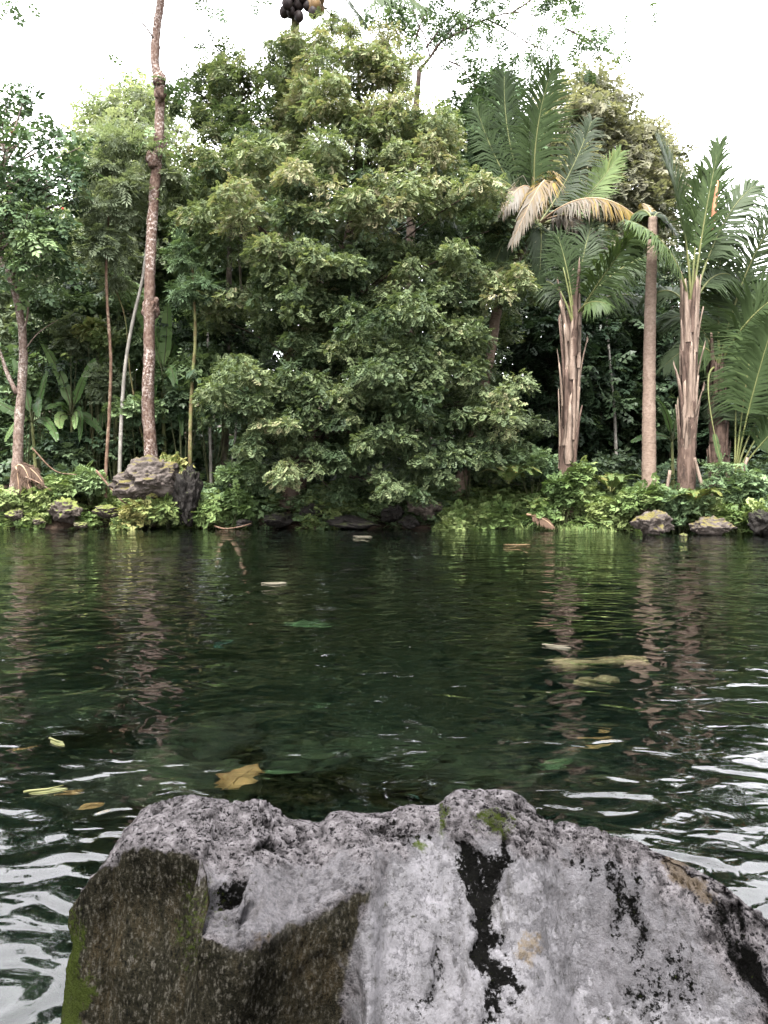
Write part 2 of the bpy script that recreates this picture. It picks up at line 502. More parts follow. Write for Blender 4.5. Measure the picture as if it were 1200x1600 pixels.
# the big boulder in the foreground
def make_boulder():
    sx = [30, 60, 80, 100, 125, 150, 190, 230, 300, 360, 420, 455, 500, 520, 545, 600, 640, 690, 700, 715, 760, 800, 830, 870, 930, 1000, 1060, 1100, 1130, 1200, 1260, 1330, 1400]
    sy = [1760, 1600, 1480, 1420, 1362, 1330, 1290, 1265, 1252, 1256, 1250, 1275, 1297, 1293, 1282, 1287, 1273, 1270, 1262, 1245, 1250, 1250, 1264, 1300, 1312, 1322, 1356, 1390, 1434, 1550, 1680, 1860, 2100]
    ex = [0, 60, 110, 150, 240, 300, 316, 320, 336, 370, 430, 500, 560, 600, 640, 1400]
    ey = [1440, 1430, 1390, 1340, 1330, 1336, 1370, 1435, 1470, 1482, 1466, 1432, 1388, 1350, 1330, 1320]
    nu, nv = 580, 310
    U = np.linspace(-0.525, 0.72, nu)
    P = np.zeros((nu, nv, 3))
    tp = lambda py: (py - 763.0) / F
    for a, x in enumerate(U):
        xl = max(x, -0.47)
        pr = 600 + xl * F / 1.15
        rp = np.interp(pr, sx, sy)
        yr = 1.15 + 0.03 * math.sin(x * 9) - 0.22 * sstep(0.35, 0.7, x)
        zr = 0.84 - yr * tp(rp)
        pe = 600 + x * F / 1.0
        ep = max(np.interp(pe, ex, ey), rp + 12)
        s = 0.16 + 0.16 * sstep(-0.24, -0.2, x) + 0.28 * sstep(-0.08, 0.1, x)
        te = tp(ep)
        ye = (0.84 - zr + s * yr) / (s + te)
        ze = 0.84 - ye * te
        slab = float(sstep(-0.075, -0.02, x))                     # 0: steep wet face, 1: leaning pale slab
        fs = 7.0 * (1 - slab) + 1.05 * slab                       # slope of the front face
        dy = min((ze + 0.45) / fs, 0.62)
        pts = np.array([[yr + 0.42, -0.5], [yr + 0.26, min(0.02, zr - 0.3)], [yr + 0.07, zr - 0.05], [yr, zr], [ye + (yr - ye) * 0.5, (ze + zr) / 2 + 0.004], [ye, ze],
                        [ye - dy * 0.5, ze - dy * fs * 0.5], [ye - dy, ze - dy * fs]])
        seg = np.array([0, 0.10, 0.18, 0.23, 0.34, 0.46, 0.72, 1.0])
        v = np.linspace(0, 1, nv)
        yy, zz = np.interp(v, seg, pts[:, 0]), np.interp(v, seg, pts[:, 1])
        drop = 0.0 if x > -0.455 else ((-0.455 - x) / 0.07) ** 1.3 * 0.9
        P[a, :, 0] = x
        P[a, :, 1] = yy
        P[a, :, 2] = zz - drop
    def blur(A, k, ax):
        for _ in range(k):
            B = np.roll(A, 1, ax) + 2 * A + np.roll(A, -1, ax)
            sl = [slice(None)] * 3
            for e in (0, -1):
                sl[ax] = e
                B[tuple(sl)] = 4 * A[tuple(sl)]
            A = B / 4
        return A
    P = blur(blur(P, 14, 1), 6, 0)
    N = unit(np.cross(np.gradient(P, axis=0), np.gradient(P, axis=1)))
    N *= np.sign((N[nu // 2, nv // 3, 2])) 
    Q = P.reshape(-1, 3)
    n = N.reshape(-1, 3)
    px, py = project(Q)
    wob = lambda k, s: k * fbm(Q * 34, 4, s)
    def blob(cx, cy, rx, ry, ang=0.0, soft=0.35, w=26, seed=0):
        x, y = px + wob(w, seed) - cx, py + wob(w, seed + 50) - cy
        c, s = math.cos(ang), math.sin(ang)
        r = np.hypot((x * c + y * s) / rx, (-x * s + y * c) / ry)
        return 1 - sstep(1 - soft, 1 + soft, r)
    def poly(pts, soft=10, w=14, seed=0):
        x, y = px + wob(w, seed), py + wob(w, seed + 50)
        pts = np.array(pts, float)
        inside = np.zeros(len(x), bool)
        dist = np.full(len(x), 1e9)
        for (x0, y0), (x1, y1) in zip(pts, np.roll(pts, -1, 0)):
            cr = (y0 > y) != (y1 > y)
            xi = x0 + (y - y0) * (x1 - x0) / (y1 - y0 if y1 != y0 else 1e-9)
            inside ^= cr & (x < xi)
            e = np.array([x1 - x0, y1 - y0])
            t = np.clip(((x - x0) * e[0] + (y - y0) * e[1]) / (e @ e), 0, 1)
            dist = np.minimum(dist, np.hypot(x - x0 - t * e[0], y - y0 - t * e[1]))
        sd = np.where(inside, dist, -dist)
        return sstep(-soft, soft, sd)
    wet = poly([(40, 1700), (60, 1440), (112, 1395), (150, 1342), (240, 1332), (298, 1338), (320, 1372), (314, 1432), (337, 1470), (372, 1482), (432, 1466), (500, 1430), (562, 1384),
                (556, 1440), (546, 1510), (532, 1600), (530, 1760)], 12, 15, 1)
    moss = np.maximum(blob(105, 1540, 34, 120, 0.0, 0.5, 20, 2), 0.5 * blob(300, 1440, 40, 80, 0.3, 0.6, 24, 3))
    moss = np.maximum(moss, 0.8 * np.maximum(blob(770, 1292, 34, 15, 0, 0.5, 10, 4), np.maximum(blob(697, 1288, 12, 26, 0, 0.5, 8, 5), blob(655, 1318, 18, 14, 0, 0.6, 10, 6))))
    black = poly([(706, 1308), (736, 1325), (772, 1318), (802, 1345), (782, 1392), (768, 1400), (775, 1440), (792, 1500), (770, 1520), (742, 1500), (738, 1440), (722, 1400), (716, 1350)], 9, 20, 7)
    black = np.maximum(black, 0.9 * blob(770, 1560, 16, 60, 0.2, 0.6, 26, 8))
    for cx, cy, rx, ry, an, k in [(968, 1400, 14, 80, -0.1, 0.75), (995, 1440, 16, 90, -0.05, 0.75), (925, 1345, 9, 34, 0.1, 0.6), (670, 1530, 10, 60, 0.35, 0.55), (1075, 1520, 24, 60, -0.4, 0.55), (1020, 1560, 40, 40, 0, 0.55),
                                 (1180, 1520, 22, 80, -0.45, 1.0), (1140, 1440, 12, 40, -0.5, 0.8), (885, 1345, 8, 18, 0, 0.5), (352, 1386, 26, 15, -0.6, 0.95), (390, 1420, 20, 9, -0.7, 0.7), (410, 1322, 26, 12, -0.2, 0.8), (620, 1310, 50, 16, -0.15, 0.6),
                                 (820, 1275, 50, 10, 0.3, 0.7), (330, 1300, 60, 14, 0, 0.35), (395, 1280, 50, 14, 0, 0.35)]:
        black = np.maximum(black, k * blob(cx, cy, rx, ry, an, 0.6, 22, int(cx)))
    ochre = np.maximum(blob(1075, 1372, 50, 20, 0.5, 0.6, 18, 21), 0.8 * blob(830, 1480, 14, 34, 0.4, 0.6, 14, 22))
    ochre = np.maximum(ochre, 0.5 * blob(470, 1450, 110, 16, -0.45, 0.6, 18, 24))
    smooth = poly([(560, 1400), (620, 1335), (690, 1300), (712, 1312), (800, 1330), (870, 1335), (1000, 1365), (1090, 1430), (1170, 1560), (1230, 1720), (545, 1720), (552, 1480)], 26, 22, 23)
    smooth = np.maximum(smooth, 0.65 * poly([(320, 1350), (400, 1335), (520, 1340), (600, 1330), (570, 1390), (440, 1470), (360, 1482), (325, 1440)], 22, 18, 25))
    smooth *= 1 - 0.25 * blob(1010, 1440, 150, 120, 0.5, 0.7, 40, 26)
    rough = (1 - 0.75 * smooth) * (1 - 0.55 * wet)
    d = 0.018 * fbm(Q * 7, 3, 31) * (1 - 0.4 * smooth)
    warp = Q + 0.008 * np.stack([fbm(Q * 45, 2, 61), fbm(Q * 45, 2, 62), fbm(Q * 45, 2, 63)], -1)
    sk = np.stack([warp[:, 0] * 0.8 - warp[:, 2] * 0.6, warp[:, 1], warp[:, 0] * 0.6 + warp[:, 2] * 0.8], -1)
    pit = fbm(sk * np.array([62, 90, 130]), 4, 33, 0.75)
    ledge = fbm(warp * np.array([16, 30, 44]), 3, 34, 0.55)
    d += 0.0055 * rough * (np.abs(ledge) - 0.35)                              # broken edges
    d -= rough * 0.0045 * sstep(0.1, 0.8, -pit) * (0.4 + sstep(-0.3, 0.5, fbm(Q * 14, 2, 36)))
    d += 0.0006 * fbm(Q * 260, 2, 35) * (0.4 + rough)
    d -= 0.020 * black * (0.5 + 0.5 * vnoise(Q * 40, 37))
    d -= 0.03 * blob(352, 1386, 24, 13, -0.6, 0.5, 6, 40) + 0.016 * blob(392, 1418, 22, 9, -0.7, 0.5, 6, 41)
    Q2 = Q + n * d[:, None]
    pitk = sstep(0.2, 0.6, -pit) * rough * (1 - wet) * (0.25 + 0.75 * sstep(-0.2, 0.5, fbm(Q * 14, 2, 36)))
    m, nt, o = new_mat('grey_boulder_stone')
    fine, mid, n60, n110 = noise(nt, 300, 5, 0.75), noise(nt, 26, 6, 0.7), noise(nt, 60, 6, 0.75), noise(nt, 125, 6, 0.75)
    def crisp(a, n, amp, lo=0.42, hi=0.56):
        """An attribute's soft edge broken up by a noise into a crisp, ragged one."""
        return maprange(nt, math_n(nt, 'ADD', a, math_n(nt, 'MULTIPLY', math_n(nt, 'SUBTRACT', n, 0.5), amp)), lo, hi)
    crust = ramp(nt, n60, [(0.34, (0.013, 0.012, 0.0125)), (0.46, (0.052, 0.048, 0.050)), (0.58, (0.090, 0.083, 0.087)), (0.72, (0.130, 0.121, 0.127))])
    crust = mixc(nt, maprange(nt, n110, 0.475, 0.415), crust, (0.005, 0.0045, 0.005))
    g = nt.nodes.new('ShaderNodeNewGeometry')
    def stretched(sc, vec):
        mp = nt.nodes.new('ShaderNodeMapping')
        mp.inputs['Scale'].default_value = vec
        nt.links.new(g.outputs['Position'], mp.inputs[0])
        return noise(nt, sc, 6, 0.75, mp.outputs[0])
    slab = ramp(nt, mid, [(0.3, (0.032, 0.031, 0.033)), (0.5, (0.056, 0.054, 0.058)), (0.7, (0.080, 0.077, 0.083))])
    slab = mixc(nt, math_n(nt, 'MULTIPLY', maprange(nt, n110, 0.53, 0.62), 0.7), slab, (0.022, 0.021, 0.0205))
    runs = math_n(nt, 'MULTIPLY', maprange(nt, stretched(42, (1, 0.22, 0.22)), 0.55, 0.64), maprange(nt, noise(nt, 6, 3), 0.46, 0.58))
    slab = mixc(nt, math_n(nt, 'MULTIPLY', runs, 0.8), slab, (0.018, 0.017, 0.016))
    slab = mixc(nt, math_n(nt, 'MULTIPLY', maprange(nt, fine, 0.60, 0.68), 0.6), slab, (0.13, 0.125, 0.13))
    sm = crisp(attr(nt, 'smooth_face'), n60, 1.3, 0.20, 0.95)
    stone = mixc(nt, sm, crust, slab)
    stone = mixc(nt, math_n(nt, 'MULTIPLY', attr(nt, 'pit'), 0.9), stone, (0.004, 0.0036, 0.0038))
    stone = mixc(nt, math_n(nt, 'MULTIPLY', crisp(attr(nt, 'ochre'), n110, 3.0, 0.45, 0.9), 0.7), stone, mixc(nt, n110, (0.022, 0.016, 0.009), (0.065, 0.048, 0.028)))
    streak, broad = stretched(210, (1, 0.6, 0.5)), stretched(16, (1, 0.4, 0.3))
    wetc = ramp(nt, broad, [(0.35, (0.0045, 0.0043, 0.0032)), (0.52, (0.011, 0.010, 0.007)), (0.68, (0.021, 0.0165, 0.010))])
    wetc = mixc(nt, maprange(nt, streak, 0.53, 0.62, 0, 0.85), wetc, (0.050, 0.046, 0.039))
    wetc = mixc(nt, maprange(nt, streak, 0.46, 0.38, 0, 0.85), wetc, (0.003, 0.003, 0.0028))
    c = mixc(nt, crisp(attr(nt, 'wet'), n60, 1.8, 0.30, 0.70), stone, wetc)
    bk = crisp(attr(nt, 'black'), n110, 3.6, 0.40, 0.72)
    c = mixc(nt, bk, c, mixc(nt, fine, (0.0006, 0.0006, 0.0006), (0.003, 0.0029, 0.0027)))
    c = mixc(nt, crisp(attr(nt, 'moss'), n110, 3.2, 0.45, 0.85), c, mixc(nt, fine, (0.006, 0.009, 0.0024), (0.024, 0.030, 0.008)))
    p = nd(nt, 'BsdfPrincipled')
    nt.links.new(c, p.inputs['Base Color'])
    nt.links.new(maprange(nt, attr(nt, 'wet'), 0, 1, 0.42, 0.5), p.inputs['Roughness'])
    nt.links.new(math_n(nt, 'MULTIPLY', maprange(nt, sm, 0, 1, 0.0, 0.09), math_n(nt, 'SUBTRACT', 1.0, bk)), p.inputs['Specular IOR Level'])
    hc = math_n(nt, 'ADD', math_n(nt, 'MULTIPLY', n60, 1.2), math_n(nt, 'ADD', math_n(nt, 'MULTIPLY', n110, 0.9), math_n(nt, 'MULTIPLY', fine, 0.35)))
    hs_ = math_n(nt, 'ADD', math_n(nt, 'MULTIPLY', n110, 0.22), math_n(nt, 'MULTIPLY', fine, 0.16))
    hm = mixc(nt, sm, hc, hs_)
    nt.links.new(bumped(nt, hm, 1.0, 0.010), p.inputs['Normal'])
    nt.links.new(p.outputs[0], o.inputs[0])
    f = grid_faces(nu, nv)
    if n[(nu // 2) * nv + nv // 2, 2] * 1 < 0: n = -n
    me = mesh('foreground_boulder', Q2 - np.array([0.1, 1.0, 0.0]), [f], m, True, dict(wet=wet, moss=moss, black=black, ochre=ochre, pit=pitk, smooth_face=smooth))
    o = link('foreground_boulder', me)
    o.location = (0.1, 1.0, 0)
    tag(o, 'huge pale grey pitted boulder with a wet mossy dark face, closest to the viewer', 'boulder')
make_boulder()

# ------------------------------------------------------------------ leaves
def spray_template(pairs, ll, lw, ang=0.95, fold=0.16, end=True, tri=False):
    """A twig tip along +X of unit length with folded leaflets; normal +Z."""
    V, f = [], []
    def leaflet(b, a, k):
        d = np.array([math.cos(a), math.sin(a), -0.10])
        s = np.array([-math.sin(a), math.cos(a), 0])
        i = len(V)
        if tri:      # seen from afar: one pointed face for each leaflet
            V.extend([b + d * ll * k * 0.12, b + d * ll * k * 0.62 + s * lw * k * 0.62 + np.array([0, 0, fold * lw]), b + d * ll * k - s * lw * k * 0.30])
            f.append([i, i + 2, i + 1])
            return
        V.extend([b, b + d * ll * k * 0.5 + s * lw * k * 0.5 + np.array([0, 0, fold * lw]), b + d * ll * k, b + d * ll * k * 0.5 - s * lw * k * 0.5 + np.array([0, 0, fold * lw])])
        f.extend([[i, i + 2, i + 1], [i, i + 3, i + 2]])
    for t in np.linspace(0.12, 0.8, pairs):
        b = np.array([t, 0, -0.12 * t * t])
        k = 1.05 - 0.35 * abs(t - 0.45)
        leaflet(b, ang, k)
        leaflet(b, -ang, k)
    if end:
        leaflet(np.array([0.85, 0, -0.1]), 0.0, 1.0)
    return np.array(V), np.array(f)
SPRAY = spray_template(3, 0.42, 0.25)
SPRAY_ROUND = spray_template(3, 0.40, 0.32)
SPRAY_LONG = spray_template(4, 0.50, 0.12, 0.8)
SPRAY_FEW = spray_template(2, 0.55, 0.30)
FAR = spray_template(3, 0.46, 0.40, tri=True)
FAR_ROUND = spray_template(3, 0.44, 0.50, tri=True)
FAR_LONG = spray_template(4, 0.52, 0.24, 0.8, tri=True)
FAR_OVAL = spray_template(3, 0.36, 0.42, 1.15, tri=True)
FAR_FEW = spray_template(2, 0.6, 0.5, tri=True)
def frames(fwd, nrm):
    f = unit(fwd)
    s = unit(np.cross(nrm, f))
    n = np.cross(f, s)
    return np.stack([f, s, n], -1)
def scatter(tmpl, pos, fwd, nrm, size, tint):
    T, F_ = tmpl
    R = frames(fwd, nrm)
    V = np.einsum('nij,kj->nki', R, T) * np.asarray(size)[:, None, None] + pos[:, None]
    n, k = len(pos), len(T)
    f = (F_[None] + (np.arange(n) * k)[:, None, None]).reshape(-1, 3)
    # every leaflet keeps its own slight change of colour
    tt = np.repeat(tint, k)
    v = 4 if k % 4 == 0 else 3
    lt = np.repeat(RNG.normal(0, 0.05, n * k // v), v)
    return V.reshape(-1, 3), f, np.clip(tt + lt, 0, 1)
def clump_sprays(c, R, n, flat=0.6, tint=0.5, size=0.24, droop=0.35, spread=0.12, top=0.35):
    """Sprays over a dome-shaped branch end: most on the upper skin, tips hanging outward."""
    d = unit(RNG.normal(size=(n, 3)) + np.array([0, 0, top]))
    k = max(3, int(5 * R / 0.6))
    lob = unit(RNG.normal(size=(k, 3)) + np.array([0, -0.25, 0.15])) * R * np.array([0.62, 0.62, 0.62 * flat / 0.6])
    w = RNG.integers(0, k, n)
    lr = R * RNG.uniform(0.38, 0.62, k)
    r = lr[w] * RNG.uniform(0.35, 1.06, n) ** 0.55
    pos = c + lob[w] + d * r[:, None] * np.array([1, 1, flat])
    pos[:, 2] -= 0.35 * np.hypot(*(pos - c - lob[w])[:, :2].T) ** 2 / lr[w]
    tint = tint + RNG.normal(0, 0.09, k)[w]
    out = d.copy()
    out[:, 2] *= 0.3
    fwd = unit(out + RNG.normal(0, 0.45, (n, 3)) + np.array([0, 0, -droop]))
    nrm = unit(d * 0.45 + np.array([0, -0.12, 1.0]) + RNG.normal(0, 0.42, (n, 3)))
    return pos, fwd, nrm, size * RNG.uniform(0.7, 1.3, n), np.clip(tint + RNG.normal(0, spread, n), 0, 1)
def foliage(name, clumps, mat, tmpl, parent, size=0.24, **kw):
    """clumps: (centre, radius, sprays, tint)."""
    parts = [clump_sprays(np.asarray(c, float), R, int(n), tint=t, size=size, **kw) for c, R, n, t in clumps if n >= 1]
    pos, fwd, nrm, sz, ti = [np.concatenate(a) for a in zip(*parts)]
    sz = sz * RNG.choice([0.75, 1.0, 1.3], len(sz))
    tl = tmpl if isinstance(tmpl, list) else [tmpl]
    w = RNG.integers(0, len(tl), len(pos))
    Vs, fs, ts, n0 = [], [], [], 0
    for k, tm in enumerate(tl):
        m = w == k
        if not m.any(): continue
        V, f, t = scatter(tm, pos[m], fwd[m], nrm[m], sz[m], ti[m])
        Vs.append(V); fs.append(f + n0); ts.append(t)
        n0 += len(V)
    me = mesh(name, np.vstack(Vs), [np.vstack(fs)], M[mat], False, {'tint': np.concatenate(ts)})
    return child(name, me, parent)
def in_poly(x, y, pts):
    inside = np.zeros(len(x), bool)
    dist = np.full(len(x), 1e9)
    pts = np.array(pts, float)
    for (x0, y0), (x1, y1) in zip(pts, np.roll(pts, -1, 0)):
        cr = (y0 > y) != (y1 > y)
        xi = x0 + (y - y0) * (x1 - x0) / (y1 - y0 if y1 != y0 else 1e-9)
        inside ^= cr & (x < xi)
        e = np.array([x1 - x0, y1 - y0])
        t = np.clip(((x - x0) * e[0] + (y - y0) * e[1]) / max(e @ e, 1e-9), 0, 1)
        dist = np.minimum(dist, np.hypot(x - x0 - t * e[0], y - y0 - t * e[1]))
    return inside, dist
def crown(poly, d, hd, n, rr, per, tint=(0.3, 0.7), rng=None, front=0.7, gap=0.75):
    """Clump centres that fill a crown: its outline as seen from the pond, its depth half hd metres each way round d."""
    rng = rng or RNG
    pts = np.array(poly, float)
    lo, hi = pts.min(0), pts.max(0)
    X = rng.uniform(lo[0], hi[0], n * 30)
    Yy = rng.uniform(lo[1], hi[1], n * 30)
    ok, e = in_poly(X, Yy, pts)
    emax = e[ok].max()
    out, keep = [], []
    for x, y, ee in zip(X[ok], Yy[ok], e[ok]):
        b = math.sqrt(min(1, ee / (0.75 * emax)))
        if rng.uniform() < front:
            dd = d - hd * b * rng.uniform(0.75, 1.0)
        else:
            dd = d + hd * b * rng.uniform(-0.7, 1.0)
        R = rng.uniform(*rr) * (0.7 + 0.3 * b)
        c = at(x, y, dd)
        if any(np.linalg.norm(c - k) < gap * R for k in keep):
            continue
        keep.append(c)
        out.append((c, R, per * (R / rr[1]) ** 2, rng.uniform(*tint)))
        if len(out) >= n:
            break
    return out
def limbs(name, parent, fork, clumps, mat, r0=0.05, every=1, sag=0.15, seed=0):
    """Boughs from points of the trunk to the clumps."""
    rng = np.random.default_rng(seed)
    P = Pile()
    fork = np.asarray(fork)
    for c, R, n, t in clumps[::every]:
        c = np.asarray(c)
        dz = np.abs(fork[:, 2] - (c[2] - 0.5 * np.hypot(*(c - fork.mean(0))[:2])))
        b = fork[np.argmin(dz)]
        m = (b + c) / 2 + np.array([0, 0, sag * np.linalg.norm(c - b)]) + rng.normal(0, 0.12, 3)
        C = bez(b, m, c, 8)
        P.add(*tube(C, np.linspace(r0, 0.010, 8), 5, cap=False))
    return child(name, P.mesh(name, M[mat]), parent)
def trunk(parent, P, r0, r1, mat, sides=12, n=60, rough=0.12, name='trunk', flare=0.0, seed=1):
    C = spline(P, n)
    t = np.linspace(0, 1, n)
    R = r0 + (r1 - r0) * t + flare * np.exp(-t * n * 0.22)
    V, f = tube(C, R, sides, rough, seed)
    o = child(name, Pile().add(V, f).mesh(name, M[mat]), parent)
    return o, C
def gpt(px, d, dy=0.0):
    """Point on the ground below a pixel column at distance d."""
    x = (px - 600) / F * d
    return np.array([x, d, float(ground_z(x, d)) - 0.05 + dy])

# ---- the great leafy tree in the middle
def main_tree():
    base = gpt(452, 17.6)
    t = thing('spreading_tree', base, 'great spreading leafy tree overhanging the pond in the middle', 'tree')
    T, C = trunk(t, [base, at(468, 740, 17.6), at(486, 690, 17.7), at(490, 600, 18.2), at(520, 480, 18.6), at(550, 340, 18.8), at(560, 220, 18.8), at(560, 130, 18.7)], 0.24, 0.05, 'main_bark', 12, 70, 0.2, flare=0.12)
    low = [(310, 620), (330, 585), (400, 570), (430, 500), (420, 420), (470, 400), (600, 380), (740, 400), (800, 440), (826, 470), (800, 520), (770, 560), (815, 620), (838, 660), (830, 705), (780, 720), (720, 745), (640, 790), (590, 790), (560, 745), (480, 740), (400, 760), (370, 745), (385, 690), (330, 670)]
    mid = [(270, 330), (290, 260), (330, 225), (400, 215), (480, 180), (600, 170), (690, 190), (735, 220), (720, 265), (790, 290), (800, 330), (815, 400), (822, 460), (780, 520), (650, 560), (480, 560), (400, 540), (340, 500), (300, 420)]
    top = [(415, 170), (425, 90), (470, 62), (530, 40), (590, 60), (640, 90), (690, 165), (735, 220), (690, 260), (560, 280), (460, 270), (420, 200)]
    # (the looser crown to its left is a tree of its own, below)
    left = [(285, 140), (310, 90), (350, 85), (400, 120), (420, 180), (415, 270), (340, 300), (280, 300), (262, 230)]
    a = crown(low, 17.8, 2.3, 78, (0.5, 0.95), 1100, (0.15, 0.62), front=0.66, gap=0.85)  # tint ranges climb from low to top: brighter upper crown put into leaf colour
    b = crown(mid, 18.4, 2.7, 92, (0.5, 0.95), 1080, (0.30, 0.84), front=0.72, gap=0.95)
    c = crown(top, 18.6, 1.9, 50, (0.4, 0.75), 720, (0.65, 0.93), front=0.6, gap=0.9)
    fine = dict(size=0.108, flat=0.5, droop=0.45)
    # boughs that stand out, each a domed spray of its own, as along the water
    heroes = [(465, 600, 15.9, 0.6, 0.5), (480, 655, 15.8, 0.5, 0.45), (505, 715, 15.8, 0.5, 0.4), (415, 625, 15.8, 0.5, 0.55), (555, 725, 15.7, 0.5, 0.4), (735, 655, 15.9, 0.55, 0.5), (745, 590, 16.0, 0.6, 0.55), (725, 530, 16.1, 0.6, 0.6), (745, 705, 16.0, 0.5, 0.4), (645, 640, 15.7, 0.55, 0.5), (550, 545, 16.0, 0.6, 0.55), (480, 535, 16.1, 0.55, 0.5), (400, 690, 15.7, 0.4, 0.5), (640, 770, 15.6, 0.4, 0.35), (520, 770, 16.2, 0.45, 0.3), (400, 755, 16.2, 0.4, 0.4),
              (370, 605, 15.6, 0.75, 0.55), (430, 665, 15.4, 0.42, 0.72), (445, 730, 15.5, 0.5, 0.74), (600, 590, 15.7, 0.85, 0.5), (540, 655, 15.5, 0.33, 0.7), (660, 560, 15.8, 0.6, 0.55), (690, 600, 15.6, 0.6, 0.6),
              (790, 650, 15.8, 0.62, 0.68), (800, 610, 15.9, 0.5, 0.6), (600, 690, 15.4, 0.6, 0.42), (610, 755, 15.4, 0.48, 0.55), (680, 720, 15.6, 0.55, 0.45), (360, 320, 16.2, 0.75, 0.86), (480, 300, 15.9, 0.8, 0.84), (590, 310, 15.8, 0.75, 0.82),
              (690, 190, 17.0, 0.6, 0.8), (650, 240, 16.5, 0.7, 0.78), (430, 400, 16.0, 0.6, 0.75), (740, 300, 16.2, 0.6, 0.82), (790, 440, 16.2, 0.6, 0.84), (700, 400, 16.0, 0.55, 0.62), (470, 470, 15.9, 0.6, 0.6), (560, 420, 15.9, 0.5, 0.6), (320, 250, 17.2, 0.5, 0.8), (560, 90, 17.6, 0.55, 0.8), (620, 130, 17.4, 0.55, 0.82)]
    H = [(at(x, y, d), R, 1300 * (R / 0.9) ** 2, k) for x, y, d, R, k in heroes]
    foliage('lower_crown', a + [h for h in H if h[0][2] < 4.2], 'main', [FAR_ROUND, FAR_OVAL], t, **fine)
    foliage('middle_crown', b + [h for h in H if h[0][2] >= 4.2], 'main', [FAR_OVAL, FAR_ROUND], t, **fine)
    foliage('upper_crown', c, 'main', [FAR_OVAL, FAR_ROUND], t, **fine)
    limbs('bough', t, C[12:], a + b + c + H, 'main_bark', 0.032, 2, 0.12, 3)
main_tree()

# ---- forest behind and beside it
def forest_tree(name, label, px, d, poly, hd, n, rr, per, mat, tmpl=SPRAY, tint=(0.2, 0.7), size=0.3, r=0.12, bark='far_bark', lean=0, group='forest trees behind the pond', front=0.65, flat=0.6, top=None, seed=0, droop=0.35, cat='tree', gap=0.75):
    base = gpt(px, d)
    t = thing(name, base, label, cat, group)
    cl = crown(poly, d, hd, n, rr, per, tint, np.random.default_rng(seed + 100), front, gap)
    pts = np.array(poly, float)
    cx, cy = pts.mean(0)
    y0 = pts[:, 1].min()
    P = [base, (base * 2 + at(cx, cy, d)) / 3 + np.array([lean, 0, 0]), at(cx, cy, d), at(cx, (cy + y0) / 2, d)]
    _, C = trunk(t, P, r, r * 0.3, bark, 8, 36, 0.12, seed=seed)
    foliage('crown', cl, mat, tmpl, t, size=size, flat=flat, droop=droop)
    limbs('bough', t, C[14:], cl, bark, r * 0.3, 1, 0.1, seed)
    return t
